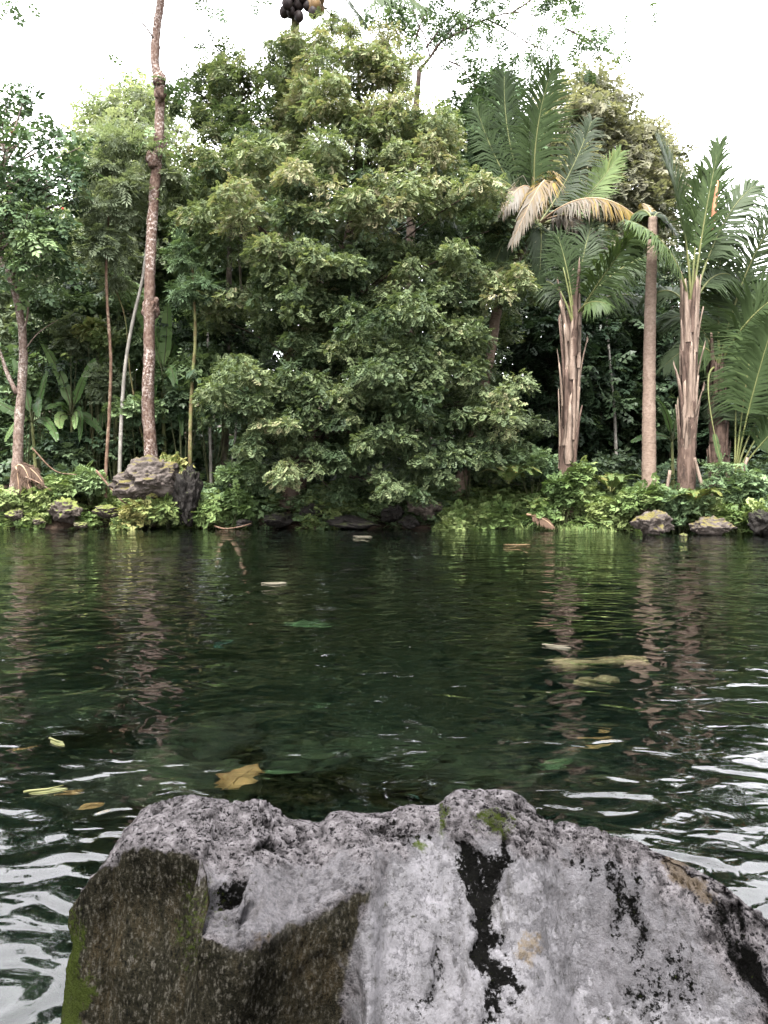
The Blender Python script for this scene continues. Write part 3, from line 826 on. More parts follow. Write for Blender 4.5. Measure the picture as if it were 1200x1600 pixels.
BG = [
 # name, label, px, d, outline, half depth, clumps, radii, sprays, mat, template, tint, size, trunk r
 ('feathery_tree', 'pale feathery tree rising behind the tall bare pole-like trunk', 195, 29, [(120, 260), (130, 190), (165, 140), (210, 130), (250, 150), (300, 200), (310, 300), (260, 360), (170, 370)], 2.2, 70, (0.6, 1.1), 120, 'pale', FAR, (0.4, 0.9), 0.30, 0.16),
 ('forest_tree', 'light green tree filling the gap left of the great tree', 190, 22, [(130, 240), (170, 200), (230, 210), (260, 300), (270, 420), (220, 470), (140, 450), (120, 340)], 1.6, 70, (0.45, 0.8), 230, 'pale', FAR_OVAL, (0.2, 0.8), 0.22, 0.08),
 ('forest_tree', 'mid green tree between the pale pole and the great tree', 330, 22.5, [(240, 330), (300, 280), (400, 300), (420, 450), (400, 600), (300, 640), (240, 560)], 1.6, 95, (0.5, 0.9), 130, 'mid', FAR, (0.4, 1.0), 0.30, 0.10),
 ('forest_tree', 'grey green tree behind the banana plants at far left', 90, 23, [(-60, 380), (40, 330), (150, 370), (240, 430), (250, 560), (160, 620), (0, 620), (-60, 560)], 1.8, 105, (0.5, 0.95), 130, 'pale', FAR, (0.0, 0.55), 0.30, 0.12),
 ('forest_tree', 'dark understorey tree low behind the banana plants', 140, 21.5, [(-60, 560), (60, 530), (180, 540), (320, 560), (330, 720), (200, 740), (0, 740), (-60, 700)], 1.4, 85, (0.45, 0.8), 120, 'mid', FAR_FEW, (0.1, 0.8), 0.28, 0.07),
 ('forest_tree', 'dark leafy tree left of the upright palm fronds', 745, 25, [(680, 200), (720, 140), (760, 105), (800, 130), (830, 200), (830, 330), (780, 420), (700, 380)], 2.0, 70, (0.5, 0.9), 140, 'mid', FAR, (0.1, 0.6), 0.30, 0.15),
 ('rounded_tree', 'tall rounded olive tree behind the palms, highest on the right', 950, 30, [(830, 250), (860, 150), (910, 110), (960, 130), (1010, 190), (1050, 230), (1075, 280), (1050, 350), (1040, 430), (960, 500), (850, 480), (820, 350)], 2.8, 170, (0.6, 1.1), 170, 'olive', FAR, (0.4, 1.0), 0.34, 0.22),
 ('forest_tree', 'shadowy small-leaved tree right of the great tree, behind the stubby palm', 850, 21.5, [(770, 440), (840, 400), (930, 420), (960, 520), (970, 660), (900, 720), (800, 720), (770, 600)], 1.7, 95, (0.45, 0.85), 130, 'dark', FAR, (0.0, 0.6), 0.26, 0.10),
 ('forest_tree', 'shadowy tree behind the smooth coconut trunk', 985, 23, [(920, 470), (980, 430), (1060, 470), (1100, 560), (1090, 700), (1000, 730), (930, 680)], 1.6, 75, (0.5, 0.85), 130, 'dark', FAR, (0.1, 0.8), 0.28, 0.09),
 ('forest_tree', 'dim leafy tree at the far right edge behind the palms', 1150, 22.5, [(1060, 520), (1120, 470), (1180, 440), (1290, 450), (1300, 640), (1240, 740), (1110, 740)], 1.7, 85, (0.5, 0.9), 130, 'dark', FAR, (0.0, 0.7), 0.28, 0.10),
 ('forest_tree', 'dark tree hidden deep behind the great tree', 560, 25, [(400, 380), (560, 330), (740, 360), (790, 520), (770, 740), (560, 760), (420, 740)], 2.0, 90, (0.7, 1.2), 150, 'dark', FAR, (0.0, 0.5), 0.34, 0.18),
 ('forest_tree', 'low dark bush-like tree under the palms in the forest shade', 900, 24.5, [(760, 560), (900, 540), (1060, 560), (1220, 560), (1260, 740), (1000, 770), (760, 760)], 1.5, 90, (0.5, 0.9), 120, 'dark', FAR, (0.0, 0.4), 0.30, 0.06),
 ('forest_tree', 'grey green tree showing through the palm fronds at upper right', 1100, 27, [(1040, 420), (1085, 390), (1150, 420), (1200, 400), (1290, 430), (1290, 560), (1150, 600), (1040, 560)], 1.8, 60, (0.5, 0.9), 100, 'pale', FAR, (0.0, 0.4), 0.30, 0.10),
 ('loose_tree', 'loose-crowned tree with sky gaps against the upper left of the great tree', 350, 19.6, [(285, 140), (310, 90), (350, 85), (400, 110), (440, 90), (470, 130), (450, 220), (415, 290), (340, 310), (280, 310), (262, 230)], 1.2, 34, (0.32, 0.6), 230, 'main', FAR, (0.4, 0.75), 0.18, 0.10),
]
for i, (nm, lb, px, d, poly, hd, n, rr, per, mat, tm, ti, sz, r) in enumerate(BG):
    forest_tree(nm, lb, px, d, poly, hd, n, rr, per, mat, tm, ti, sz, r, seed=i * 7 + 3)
# a wall of further forest: a mass nobody could take apart
def far_forest():
    cl = []
    r = np.random.default_rng(5)
    for i in range(380):
        px = r.uniform(-420, 1640)
        d = r.uniform(31, 40)
        hi = np.interp(px, [-420, 0, 120, 300, 450, 700, 830, 1000, 1080, 1200, 1640], [260, 260, 330, 330, 260, 300, 330, 430, 540, 560, 420])
        cl.append((at(px, hi + (790 - hi) * r.uniform(0, 1), d), r.uniform(1.2, 2.0), 80, r.uniform(0.0, 0.6)))
    parts = [clump_sprays(np.asarray(c, float), R, int(n), tint=t, size=0.62) for c, R, n, t in cl]
    pos, fwd, nrm, sz, ti = [np.concatenate(a) for a in zip(*parts)]
    V, f, t = scatter(FAR_FEW, pos, fwd, nrm, sz, ti)
    o = link('far_forest', mesh('far_forest', V, [f], M['mid'], False, {'tint': t}))
    tag(o, 'dense dark forest mass far behind the trees', 'forest', kind='stuff')
far_forest()
def screen_forest():  # unseen trees added behind and beside the camera to block low sky light
    r = np.random.default_rng(15)
    cl = []
    for i in range(420):
        a = r.uniform(0.62 * np.pi, 2.38 * np.pi)           # all round but the side in view
        rad = r.uniform(1.0, 1.5)
        x, y = 21 * rad * math.cos(a - 0.0), 6 + 17 * rad * math.sin(a)
        if y > 9 and abs(x) < 17: continue
        if y < 0: y *= 0.75
        cl.append((np.array([x, y, r.uniform(1.0, 12.0)]), r.uniform(1.2, 2.0), 45, r.uniform(0, 0.6)))
    parts = [clump_sprays(c, R, int(n), tint=t, size=0.85) for c, R, n, t in cl]
    pos, fwd, nrm, sz, ti = [np.concatenate(a) for a in zip(*parts)]
    V, f, t = scatter(FAR_FEW, pos, fwd, nrm, sz, ti)
    tag(link('sky_screen_forest', mesh('sky_screen_forest', V, [f], M['mid'], False, {'tint': t})), 'unseen forest added round the near side of the pond to screen low sky light', 'forest', kind='stuff')
screen_forest()
# thin trunks deep in the shade
SHADE = [(964, 588, 715, 20.5, 'grey_bark', 'thin pale trunk in the dark gap left of the smooth coconut trunk'), (940, 540, 740, 22.0, 'far_bark', 'dim thin trunk deep behind the stubby palm'),
         (982, 540, 740, 22.5, 'far_bark', 'dim thin trunk touching the smooth coconut trunk from behind'), (330, 640, 770, 18.6, 'grey_bark', 'thin pale stem under the left edge of the great tree'),
         (360, 680, 770, 18.4, 'grey_bark', 'short pale stem beside the mossy rock under the great tree'), (386, 450, 760, 20.5, 'far_bark', 'straight brown trunk behind the left side of the great tree'),
         (912, 560, 740, 23.0, 'far_bark', 'very dim trunk right behind the stubby palm'), (1046, 560, 740, 22.0, 'far_bark', 'dim trunk between the smooth trunk and the ragged palm'),
         (148, 600, 735, 19.5, 'mossy_bark', 'thin greenish stem among the banana leaves'), (122, 690, 745, 18.8, 'mossy_bark', 'short leaning green stem in front of the banana leaves')]
for i, (px, y0, y1, d, bk, lb) in enumerate(SHADE):
    b = gpt(px, d)
    t = thing('thin_trunk', b, lb, 'tree', 'thin trunks in the forest shade')
    k = RNG.uniform(-10, 10)
    trunk(t, [b, at(px + k * 0.4, (y0 + y1) / 2, d), at(px + k, y0, d), at(px + k * 2, y0 - 120, d + 0.3)], 0.045, 0.03, bk, 7, 26, 0.12, seed=i)
    cl = [(at(px + k * 2 + RNG.uniform(-40, 40), y0 - 120 + RNG.uniform(-50, 40), d + 0.3), RNG.uniform(0.35, 0.6), 60, RNG.uniform(0.2, 0.7)) for _ in range(5)]
    foliage('crown', cl, 'dark', SPRAY, t, size=0.24)

# ---- left foreground trees
def left_trees():
    # tall bare pole
    b = gpt(236, 16.9)
    P = [b, at(237, 718, 16.9), at(231, 640, 16.9), at(233, 560, 16.9), at(234, 440, 17.0), at(239, 330, 17.1), at(248, 215, 17.2), at(249, 140, 17.2), at(242, 95, 17.2), at(245, 45, 17.3), at(251, 0, 17.3), at(256, -90, 17.4), at(250, -220, 17.4)]
    t = thing('pole_tree', b, 'tall bare trunk with peeling white and red bark behind the mossy rock', 'tree')
    _, C = trunk(t, P, 0.135, 0.075, 'pole_bark', 12, 110, 0.16, flare=0.06)
    for x, y, r in [(249, 125, 0.13), (250, 145, 0.12), (236, 480, 0.18), (238, 250, 0.13)]:
        V, f = ICO[3]
        child('burl', mesh('burl', V * r * np.array([1, 1, 1.5]) * (1 + 0.25 * fbm(V * 2, 3, int(y)))[:, None] + at(x, y, 17.05), [f], M['pole_bark'], True), t)
    for pts, r in [([(240, 60), (226, 40), (208, 22), (190, 6), (160, -20)], 0.022), ([(247, 205), (253, 213), (262, 217), (258, 228), (250, 236)], 0.03), ([(250, -100), (200, -180), (150, -230)], 0.05), ([(254, -110), (300, -190), (370, -240)], 0.05), ([(252, -180), (255, -260), (240, -320)], 0.05)]:
        C2 = spline([at(x, y, 17.2) for x, y in pts], 14)
        child('branch', Pile().add(*tube(C2, np.linspace(r, r * 0.35, 14), 6)).mesh('branch', M['twig']), t)
    cl = [(at(205, 100, 17.1), 0.16, 9, 0.5), (at(258, 128, 17.1), 0.2, 14, 0.6), (at(270, 138, 17.2), 0.2, 10, 0.4), (at(246, 226, 17.0), 0.3, 22, 0.7), (at(25, 12, 16.9), 0.35, 14, 0.5), (at(15, 20, 16.9), 0.3, 9, 0.5),
          (at(312, 66, 17.2), 0.16, 7, 0.5), (at(325, 25, 17.2), 0.3, 7, 0.4), (at(345, 22, 17.2), 0.2, 5, 0.4), (at(395, 8, 17.2), 0.25, 7, 0.4)]
    r = np.random.default_rng(2)
    cl += [(at(250 + r.uniform(-190, 170), -250 + r.uniform(-110, 100), 17.3 + r.uniform(-1.5, 1.5)), r.uniform(0.35, 0.6), 70, r.uniform(0.2, 0.7)) for _ in range(26)]
    foliage('crown', cl, 'mid', SPRAY, t, size=0.24)
    # pale forked tree at the left edge
    b = gpt(26, 17.4)
    t = thing('forked_tree', b, 'pale blotchy forked tree with dark glossy leaves at the left edge', 'tree')
    _, C = trunk(t, [b, at(27, 735, 17.4), at(30, 660, 17.4), at(36, 570, 17.4), at(33, 500, 17.4), at(18, 440, 17.3), at(2, 400, 17.3), at(-10, 330, 17.2), at(10, 240, 17.2)], 0.12, 0.04, 'pale_bark', 12, 70, 0.15, flare=0.1)
    for pts, r in [([(26, 615), (10, 580), (0, 550), (-25, 500)], 0.055), ([(34, 520), (42, 500), (46, 470), (60, 420), (75, 340)], 0.03), ([(20, 440), (30, 400), (50, 330), (80, 270)], 0.04), ([(40, 545), (60, 520), (90, 500)], 0.014)]:
        C2 = spline([at(x, y, 17.35) for x, y in pts], 14)
        child('branch', Pile().add(*tube(C2, np.linspace(r, r * 0.4, 14), 7, 0.12)).mesh('branch', M['pale_bark']), t)
    cl = crown([(-70, 200), (0, 160), (40, 150), (75, 155), (90, 200), (120, 220), (140, 240), (125, 300), (130, 340), (95, 400), (40, 420), (-70, 430)], 17.3, 1.3, 44, (0.3, 0.55), 62, (0.0, 0.6), np.random.default_rng(4), 0.6)
    foliage('crown', cl, 'mid', SPRAY_FEW, t, size=0.24)
    lo = crown([(-60, 300), (20, 290), (110, 320), (120, 400), (60, 450), (-60, 450)], 17.0, 0.9, 22, (0.25, 0.45), 60, (0.3, 0.9), np.random.default_rng(14), 0.6)
    foliage('lower_leaves', lo, 'mid', SPRAY, t, size=0.24)
    limbs('bough', t, C[40:], cl, 'pale_bark', 0.03, 1, 0.1, 6)
    for k, (x, y) in enumerate([(18, 206), (98, 326)]):
        V, f = ICO[3]
        child('flower', mesh('flower', V * 0.024 * (1 + 0.3 * vnoise(V * 3, k))[:, None] + at(x, y, 16.0), [f], RED, True), t)
    # slim saplings
    for nm, lb, pts, d, r, bk, cr in [
        ('sapling', 'slim brown sapling standing left of the pale leaning pole', [(165, 748), (171, 640), (173, 560), (168, 480), (166, 420), (170, 330), (178, 250)], 17.2, 0.042, 'sapling_bark', [(178, 240, .5, .3), (160, 320, .45, .3), (195, 300, .5, .4), (150, 380, .5, .2), (185, 380, .45, .3), (165, 270, .45, .4)]),
        ('leaning_sapling', 'smooth pale grey leaning pole beside the tall bare trunk', [(187, 742), (190, 650), (196, 570), (208, 500), (222, 440), (230, 380), (240, 300), (244, 240)], 17.4, 0.048, 'grey_bark', [(240, 300, .4, .4), (235, 240, .4, .5), (260, 260, .35, .5), (215, 330, .4, .4)]),
        ('mossy_sapling', 'thin mossy trunk with a drooping leaf whorl right of the mossy rock', [(297, 730), (298, 650), (301, 590), (305, 530), (303, 460), (300, 400)], 17.0, 0.048, 'mossy_bark', [(300, 400, .4, .4), (320, 440, .35, .3), (285, 460, .3, .4)]),
        ('sapling', 'hair-thin stem slanting behind the tall bare trunk', [(228, 715), (215, 650), (203, 580), (196, 500), (180, 450), (160, 400)], 17.9, 0.022, 'mossy_bark', [(160, 395, .35, .5), (180, 440, .3, .5)])]:
        b = gpt(pts[0][0], d)
        t = thing(nm, b, lb, 'tree', 'slim trees on the left bank')
        trunk(t, [b] + [at(x, y, d) for x, y in pts], r, r * 0.6, bk, 8, 50, 0.14)
        foliage('crown', [(at(x, y, d), R, 210 * R / 0.4, k) for x, y, R, k in cr], 'pale' if 'grey' in bk or nm == 'sapling' else 'mid', SPRAY_LONG, t, size=0.20)
        if nm == 'mossy_sapling':
            n = 26
            a = RNG.uniform(0, 2 * np.pi, n)
            fw = np.stack([np.cos(a), np.sin(a), RNG.uniform(-0.9, -0.1, n)], 1)
            V, f, tt = scatter((np.array([[0, 0, 0], [0.5, 0.14, -0.02], [1, 0, -0.25], [0.5, -0.14, -0.02]]), np.array([[0, 2, 1], [0, 3, 2]])), np.repeat(at(301, 585, d)[None], n, 0) + RNG.normal(0, 0.06, (n, 3)), fw, np.repeat([[0, 0, 1.0]], n, 0), RNG.uniform(0.25, 0.42, n), RNG.uniform(0.4, 1, n))
            child('leaf_whorl', mesh('leaf_whorl', V, [f], M['dark'], False, {'tint': tt}), t)
RED = plain_mat('red_flower', (0.22, 0.03, 0.02), (0.3, 0.06, 0.04))
left_trees()

# ---- bare-branched tree reaching in over the top
def airy_tree():
    b = gpt(640, 23)
    t = thing('airy_tree', b, 'thin-crowned tree whose bare branches fan out above the great tree', 'tree')
    trunk(t, [b, at(640, 500, 23), at(645, 250, 23), at(655, 110, 23)], 0.2, 0.07, 'twig', 9, 40, 0.1)
    br = [[(655, 110), (672, 90), (690, 65), (720, 50), (760, 30), (800, 20), (840, 25), (885, 45)], [(690, 65), (720, 30), (760, 5), (790, -30)], [(672, 90), (665, 60), (650, 30), (640, -10), (645, -60)], [(665, 75), (690, 40), (700, 10), (710, -30)], [(650, 60), (660, 30), (672, 0), (670, -40)],
          [(700, 95), (720, 105), (735, 125), (750, 150)], [(626, 85), (622, 55), (612, 30), (618, 0)], [(760, 30), (790, 45), (830, 70), (870, 85)], [(800, 20), (840, -5), (880, -20)], [(720, 50), (740, 20), (745, -20)], [(885, 45), (930, 70), (935, 100)]]
    C = []
    for k, pts in enumerate(br):
        c = spline([at(x, y, 23 + RNG.uniform(-0.6, 0.6) * 0) for x, y in pts], 22)
        C.append(c)
        r = 0.05 if k == 0 else 0.028
        child('branch', Pile().add(*tube(c, np.linspace(r, 0.008, 22), 5)).mesh('branch', M['twig']), t)
    A = np.vstack([c[6:] for c in C])
    cl = [(A[i] + RNG.normal(0, [0.45, 0.8, 0.35]), RNG.uniform(0.12, 0.3), RNG.integers(5, 14), RNG.uniform(0.1, 0.8)) for i in RNG.integers(0, len(A), 230)]
    foliage('crown', cl, 'mid', SPRAY, t, size=0.22)
airy_tree()

# ------------------------------------------------------------------ palms
def frond(parent, p0, p1, p2, L=0.75, n=46, tint=0.35, facing=None, droop=0.35, bare=0.18, r=0.028, dry=False, tip_tint=None, ang=(1.05, 0.45), ragged=0.10, w=0.044, mat='palm'):
    """One pinnate palm leaf: stalk through three points, leaflets on both sides. facing = direction its flat side looks to."""
    m = 30
    n = int(n * 1.35)
    C = bez(p0, p1, p2, m)
    T = unit(np.gradient(C, axis=0))
    fc = np.array([0, -0.8, 0.6]) if facing is None else np.asarray(facing, float)
    fr_ = child('frond', Pile().add(*tube(C, np.linspace(r, 0.005, m), 5)).mesh('frond', M['rachis_dry' if dry else 'rachis']), parent)
    V, f3, f4, tt = [], [], [], []
    k = 0
    for side in (-1, 1):
        for t in np.linspace(bare, 0.995, n):
            u = t * (m - 1)
            i = min(int(u), m - 2)
            a = u - i
            P = C[i] * (1 - a) + C[i + 1] * a
            d = unit(T[i] * (1 - a) + T[i + 1] * a)
            S = unit(np.cross(d, fc)) * side
            N = np.cross(S, d) * side
            q = (t - bare) / (1 - bare)
            al = ang[0] + (ang[1] - ang[0]) * q + RNG.normal(0, ragged)
            ln = (1.12 if not dry else 1.0) * L * (0.35 + 0.65 * math.sin(math.pi * min(1, (q * 0.85 + 0.12)) ** 0.8)) * RNG.uniform(0.88, 1.08)
            dr = unit(d * math.cos(al) + S * math.sin(al) + N * 0.18 + np.array([0, 0, -droop * 0.5]) + RNG.normal(0, ragged * 0.5, 3))
            dr2 = unit(dr + np.array([0, 0, -droop * 1.2]))
            W = unit(np.cross(dr, N)) * w * 0.5
            dr2 = unit(dr2 + RNG.normal(0, ragged, 3))
            m1 = P + dr * ln * 0.45
            m2 = m1 + dr2 * ln * 0.55
            V += [P - W * 0.6, P + W * 0.6, m1 + W, m1 - W, m2]
            f4.append([k, k + 1, k + 2, k + 3])
            f3.append([k + 3, k + 2, k + 4])
            base = tint if tip_tint is None else tint + (tip_tint - tint) * q
            tt += [np.clip(base + RNG.normal(0, 0.04), 0, 1)] * 5
            k += 5
    child('leaflets', mesh('leaflets', np.array(V), [f4, f3], M[mat], False, {'tint': tt}), fr_)
    return fr_
def FR(parent, d, a, b, c, dd=(0, 0, 0), **kw):
    """Frond through three pixels; dd shifts each point's distance."""
    return frond(parent, at(*a, d + dd[0]), at(*b, d + dd[1]), at(*c, d + dd[2]), **kw)
def boots(tr, C, R, n, mat, seed, flare=0.10, length=(0.5, 1.1), w=(0.07, 0.13), lo=0.0, hi=0.95):
    """Old split leaf bases standing round a palm trunk, each a plank-like strip of its own."""
    r = np.random.default_rng(seed)
    T = unit(np.gradient(C, axis=0))
    for k in range(n):
        u = lo + (hi - lo) * (k + r.uniform(0, 1)) / n
        i = int(u * (len(C) - 1))
        a = k * 2.4 + r.normal(0, 0.3)
        o = np.array([math.cos(a), math.sin(a), 0])
        s = np.array([-math.sin(a), math.cos(a), 0])
        L = r.uniform(*length)
        W = r.uniform(*w)
        fl = flare * r.uniform(0.2, 1.4) if r.uniform() > 0.15 else flare * 2.6
        m = 7
        q = np.linspace(0, 1, m)
        tw = r.normal(0, 0.05)
        cen = C[i] + o * (R * 0.92 + fl * q[:, None] ** 1.8) + np.array([0, 0, 1]) * (q[:, None] * L) + s * (tw * q[:, None])
        wid = W * (1 - 0.72 * q ** 1.3) * (1 + 0.10 * r.normal(size=m))
        th = 0.022 * (1 - 0.5 * q)
        cut = r.uniform(-0.12, 0.12)
        rows = []
        for j in range(m):
            up = np.array([0, 0, cut if j == m - 1 else 0.0])
            rows.append([cen[j] - s * wid[j] / 2 - o * 0.01 - up, cen[j] + o * th[j], cen[j] + s * wid[j] / 2 - o * 0.01 + up, cen[j] - o * th[j]])
        V = np.array(rows).reshape(-1, 3)
        f = []
        for j in range(m - 1):
            for e in range(4):
                f.append([j * 4 + e, j * 4 + (e + 1) % 4, j * 4 + 4 + (e + 1) % 4, j * 4 + 4 + e])
        f.append([m * 4 - 4, m * 4 - 3, m * 4 - 2, m * 4 - 1])
        child('leaf_base', mesh('leaf_base', V, [f], M['boot_dark' if k % 4 == 0 else mat], False), tr)
def ringed(parent, pts, r0, r1, mat, n=150, ring=0.11):
    C = spline(pts, n)
    s = np.concatenate([[0], np.cumsum(np.linalg.norm(np.diff(C, axis=0), axis=1))])
    R = np.linspace(r0, r1, n) * (1 + 0.05 * ((s / ring) % 1.0 - 0.5)) + 0.06 * np.exp(-s * 2.5)
    V, f = tube(C, R, 16, 0.05, 3)
    return child('trunk', Pile().add(V, f).mesh('trunk', M[mat]), parent), C

def palms():
    # palm leaning out from under the great tree
    d = 17.6
    b = gpt(715, d)
    t = thing('leaning_palm', b, 'tall palm rising behind the great tree with upright and yellowed hanging fronds', 'palm')
    ringed(t, [b, at(722, 745, d), at(738, 690, d), at(765, 560, d + .1), at(778, 480, d + .1), at(805, 410, d + .2), at(836, 352, d + .2)], 0.13, 0.10, 'palm_bark')
    c0 = (840, 352)
    E = dict(r=0.030)
    FR(t, d, c0, (822, 240), (830, 90), (.2, 0, 0), L=0.40, tint=0.42, droop=0.15, facing=(0.9, -0.4, 0), bare=0.3, **E)
    FR(t, d, c0, (822, 230), (862, 108), (.2, 0, -.2), L=0.85, tint=0.34, droop=0.35, facing=(0.1, -1, 0.1), n=56, bare=0.3, **E)
    FR(t, d, c0, (785, 240), (788, 118), (.2, .4, .5), L=0.80, tint=0.08, droop=0.45, facing=(0.2, -1, 0.1), n=56, bare=0.25, **E)
    FR(t, d, c0, (770, 260), (745, 168), (.2, .2, .2), L=0.75, tint=0.14, tip_tint=0.3, droop=0.6, facing=(0.5, -1, 0.2), n=52, bare=0.25, **E)
    FR(t, d, c0, (790, 250), (745, 290), (.2, -.2, -.6), L=0.75, tint=0.10, droop=0.7, facing=(0, -0.8, 0.6), **E)
    FR(t, d, c0, (888, 290), (924, 190), (.2, .3, .5), L=0.70, tint=0.05, droop=0.5, facing=(-0.3, -1, 0.3), bare=0.25, **E)
    FR(t, d, c0, (880, 200), (802, 374), (.2, -.9, -1.3), L=0.80, tint=0.79, tip_tint=0.99, droop=1.0, facing=(-0.4, -0.8, 0.5), dry=True, n=60, **E)
    FR(t, d, c0, (835, 240), (785, 330), (.2, -.5, -.9), L=0.75, tint=0.90, tip_tint=0.98, droop=1.1, facing=(-0.4, -0.8, 0.4), dry=True, **E)
    FR(t, d, c0, (925, 270), (1002, 345), (.2, -.8, -1.2), L=0.80, tint=1.0, tip_tint=0.77, droop=1.2, facing=(0, -0.35, 0.9), dry=True, n=60, **E)
    FR(t, d, c0, (900, 310), (945, 385), (.2, -.3, -.6), L=0.65, tint=0.98, droop=1.2, facing=(0, -0.4, 0.9), dry=True, n=46, **E)
    FR(t, d, c0, (915, 330), (968, 240), (.2, .2, .3), L=0.55, tint=0.60, droop=0.2, facing=(-0.2, -1, 0.2), bare=0.35, **E)
    FR(t, d, c0, (850, 330), (842, 450), (.2, -.5, -.7), L=0.7, tint=0.08, droop=0.9, facing=(0.3, -0.9, 0.3), **E)
    FR(t, d, c0, (900, 330), (930, 440), (.2, -.3, -.3), L=0.75, tint=0.08, droop=0.9, **E)
    FR(t, d, c0, (800, 330), (770, 420), (.2, -.2, -.3), L=0.7, tint=0.10, droop=0.9, **E)
    # stubby ragged palm
    d = 16.3
    b = gpt(884, d)
    t = thing('stubby_palm', b, 'stubby palm with ragged pinkish leaf bases, left of the smooth coconut trunk', 'palm')
    tr, C = trunk(t, [b, at(886, 760, d), at(888, 700, d), at(892, 600, d), at(894, 520, d), at(898, 480, d)], 0.19, 0.15, 'boot_dark', 12, 50, 0.1)
    boots(tr, C, 0.19, 40, 'boot', 3, 0.06, (0.7, 1.5), (0.12, 0.22), lo=0.30, hi=0.86)
    c0 = (897, 505)
    G = dict(ragged=0.16, w=0.036)
    FR(t, d, c0, (925, 450), (990, 368), (0, -.3, -.6), L=0.80, tint=0.42, droop=0.75, facing=(0.2, -1, 0.3), n=42, r=0.028, bare=0.33, **G)
    FR(t, d, c0, (892, 430), (872, 370), (0, .1, .2), L=0.70, tint=0.2, droop=0.5, facing=(0.4, -1, 0.1), n=42, bare=0.3, **G)
    FR(t, d, c0, (905, 410), (925, 350), (0, .3, .6), L=0.70, tint=0.18, droop=0.5, facing=(-0.3, -1, 0.1), n=42, bare=0.3, **G)
    FR(t, d, c0, (950, 400), (1060, 392), (0, .1, -.2), L=0.65, tint=0.3, droop=1.1, facing=(0, -0.5, 0.8), bare=0.35, n=44, **G)
    FR(t, d, c0, (945, 440), (1015, 470), (0, .4, .7), L=0.6, tint=0.12, droop=1.0, bare=0.35, n=40, **G)
    FR(t, d, c0, (872, 430), (842, 440), (0, .4, .8), L=0.55, tint=0.12, droop=0.9, bare=0.3, n=40, **G)
    FR(t, d, c0, (910, 460), (948, 475), (0, -.4, -.7), L=0.45, tint=0.4, droop=1.1, bare=0.45, n=26, **G)
    for x1, y1, x2, y2 in [(893, 470, 880, 418), (900, 470, 906, 410), (890, 485, 876, 455)]:
        C2 = bez(at(896, 510, d - .15), at(x1, y1, d - .2), at(x2, y2, d - .1), 10)
        child('bare_stalk', Pile().add(*tube(C2, np.linspace(0.03, 0.012, 10), 6)).mesh('bare_stalk', M['rachis']), t)
    # smooth coconut trunk
    d = 15.9
    b = gpt(1014, d)
    t = thing('coconut_palm', b, 'palm with a smooth ringed straight trunk between the two ragged palms', 'palm')
    ringed(t, [b, at(1014, 740, d), at(1014, 640, d), at(1015, 540, d), at(1017, 450, d), at(1019, 385, d), at(1020, 340, d)], 0.150, 0.085, 'palm_bark')
    c0 = (1020, 345)
    FR(t, d, c0, (1005, 310), (978, 350), (0, .3, .6), L=0.35, tint=0.3, droop=1.1, n=30)
    FR(t, d, c0, (1030, 318), (1044, 350), (0, .3, .3), L=0.3, tint=0.3, droop=1.1, n=30)
    FR(t, d, c0, (1016, 320), (1004, 318), (0, .5, 1.0), L=0.25, tint=0.85, droop=0.7, dry=True, n=36)
    FR(t, d, c0, (1040, 320), (1075, 400), (0, .5, 1.0), L=0.5, tint=0.2, droop=0.9, n=36)
    FR(t, d, c0, (1018, 330), (1012, 400), (0, .5, .8), L=0.4, tint=0.98, droop=1.0, dry=True, n=30)
    FR(t, d, c0, (1010, 300), (990, 410), (0, 1.0, 1.6), L=0.6, tint=0.2, droop=0.9, n=36)
    # ragged palm with upright fronds
    d = 15.7
    b = gpt(1072, d)
    t = thing('ragged_palm', b, 'ragged pinkish palm with stiff upright fronds, right of the smooth trunk', 'palm')
    tr, C = trunk(t, [b, at(1072, 745, d), at(1074, 680, d), at(1076, 600, d), at(1078, 520, d), at(1080, 470, d)], 0.19, 0.13, 'boot_dark', 12, 50, 0.1)
    boots(tr, C, 0.16, 40, 'boot', 8, 0.06, (0.7, 1.5), (0.11, 0.20), lo=0.25, hi=0.86)
    c0 = (1080, 490)
    FR(t, d, c0, (1078, 340), (1031, 228), (0, 0, -.2), L=0.75, tint=0.34, droop=0.15, facing=(0.8, -0.6, 0), n=62, r=0.032, bare=0.35, w=0.05, ang=(0.7, 0.3))
    FR(t, d, c0, (1085, 360), (1100, 270), (0, .2, .3), L=0.75, tint=0.4, droop=0.45, facing=(0.3, -1, 0.1), n=54, r=0.03, bare=0.35, ragged=0.14)
    FR(t, d, c0, (1098, 340), (1124, 226), (0, .1, .2), L=0.65, tint=0.38, droop=0.3, facing=(-0.7, -0.8, 0), n=54, r=0.03, bare=0.35, ragged=0.12, ang=(0.8, 0.35))
    FR(t, d, c0, (1120, 330), (1180, 290), (0, .3, .4), L=0.8, tint=0.25, droop=0.6, facing=(0, -0.8, 0.6), n=54, bare=0.3)
    FR(t, d, c0, (1060, 370), (985, 345), (0, -.4, -.8), L=0.75, tint=0.45, droop=0.8, facing=(0, -0.5, 0.8), n=54, bare=0.3)
    FR(t, d, c0, (1050, 430), (1010, 470), (0, .4, .6), L=0.6, tint=0.2, droop=0.8, bare=0.3)
    FR(t, d, c0, (1110, 400), (1160, 440), (0, .5, .9), L=0.7, tint=0.2, droop=0.8, bare=0.3)
    C2 = bez(at(1112, 362, d), at(1116, 330, d), at(1122, 282, d), 16)
    q = np.linspace(0, 1, 16)
    child('spathe', Pile().add(*tube(C2, 0.010 + 0.045 * np.sin(np.pi * q) ** 0.8, 8)).mesh('spathe', M['spathe']), t)
    # dark palm low on the right
    d = 16.4
    b = gpt(1122, d)
    t = thing('dark_palm', b, 'dark-trunked palm with sweeping low fronds nearest the right edge', 'palm')
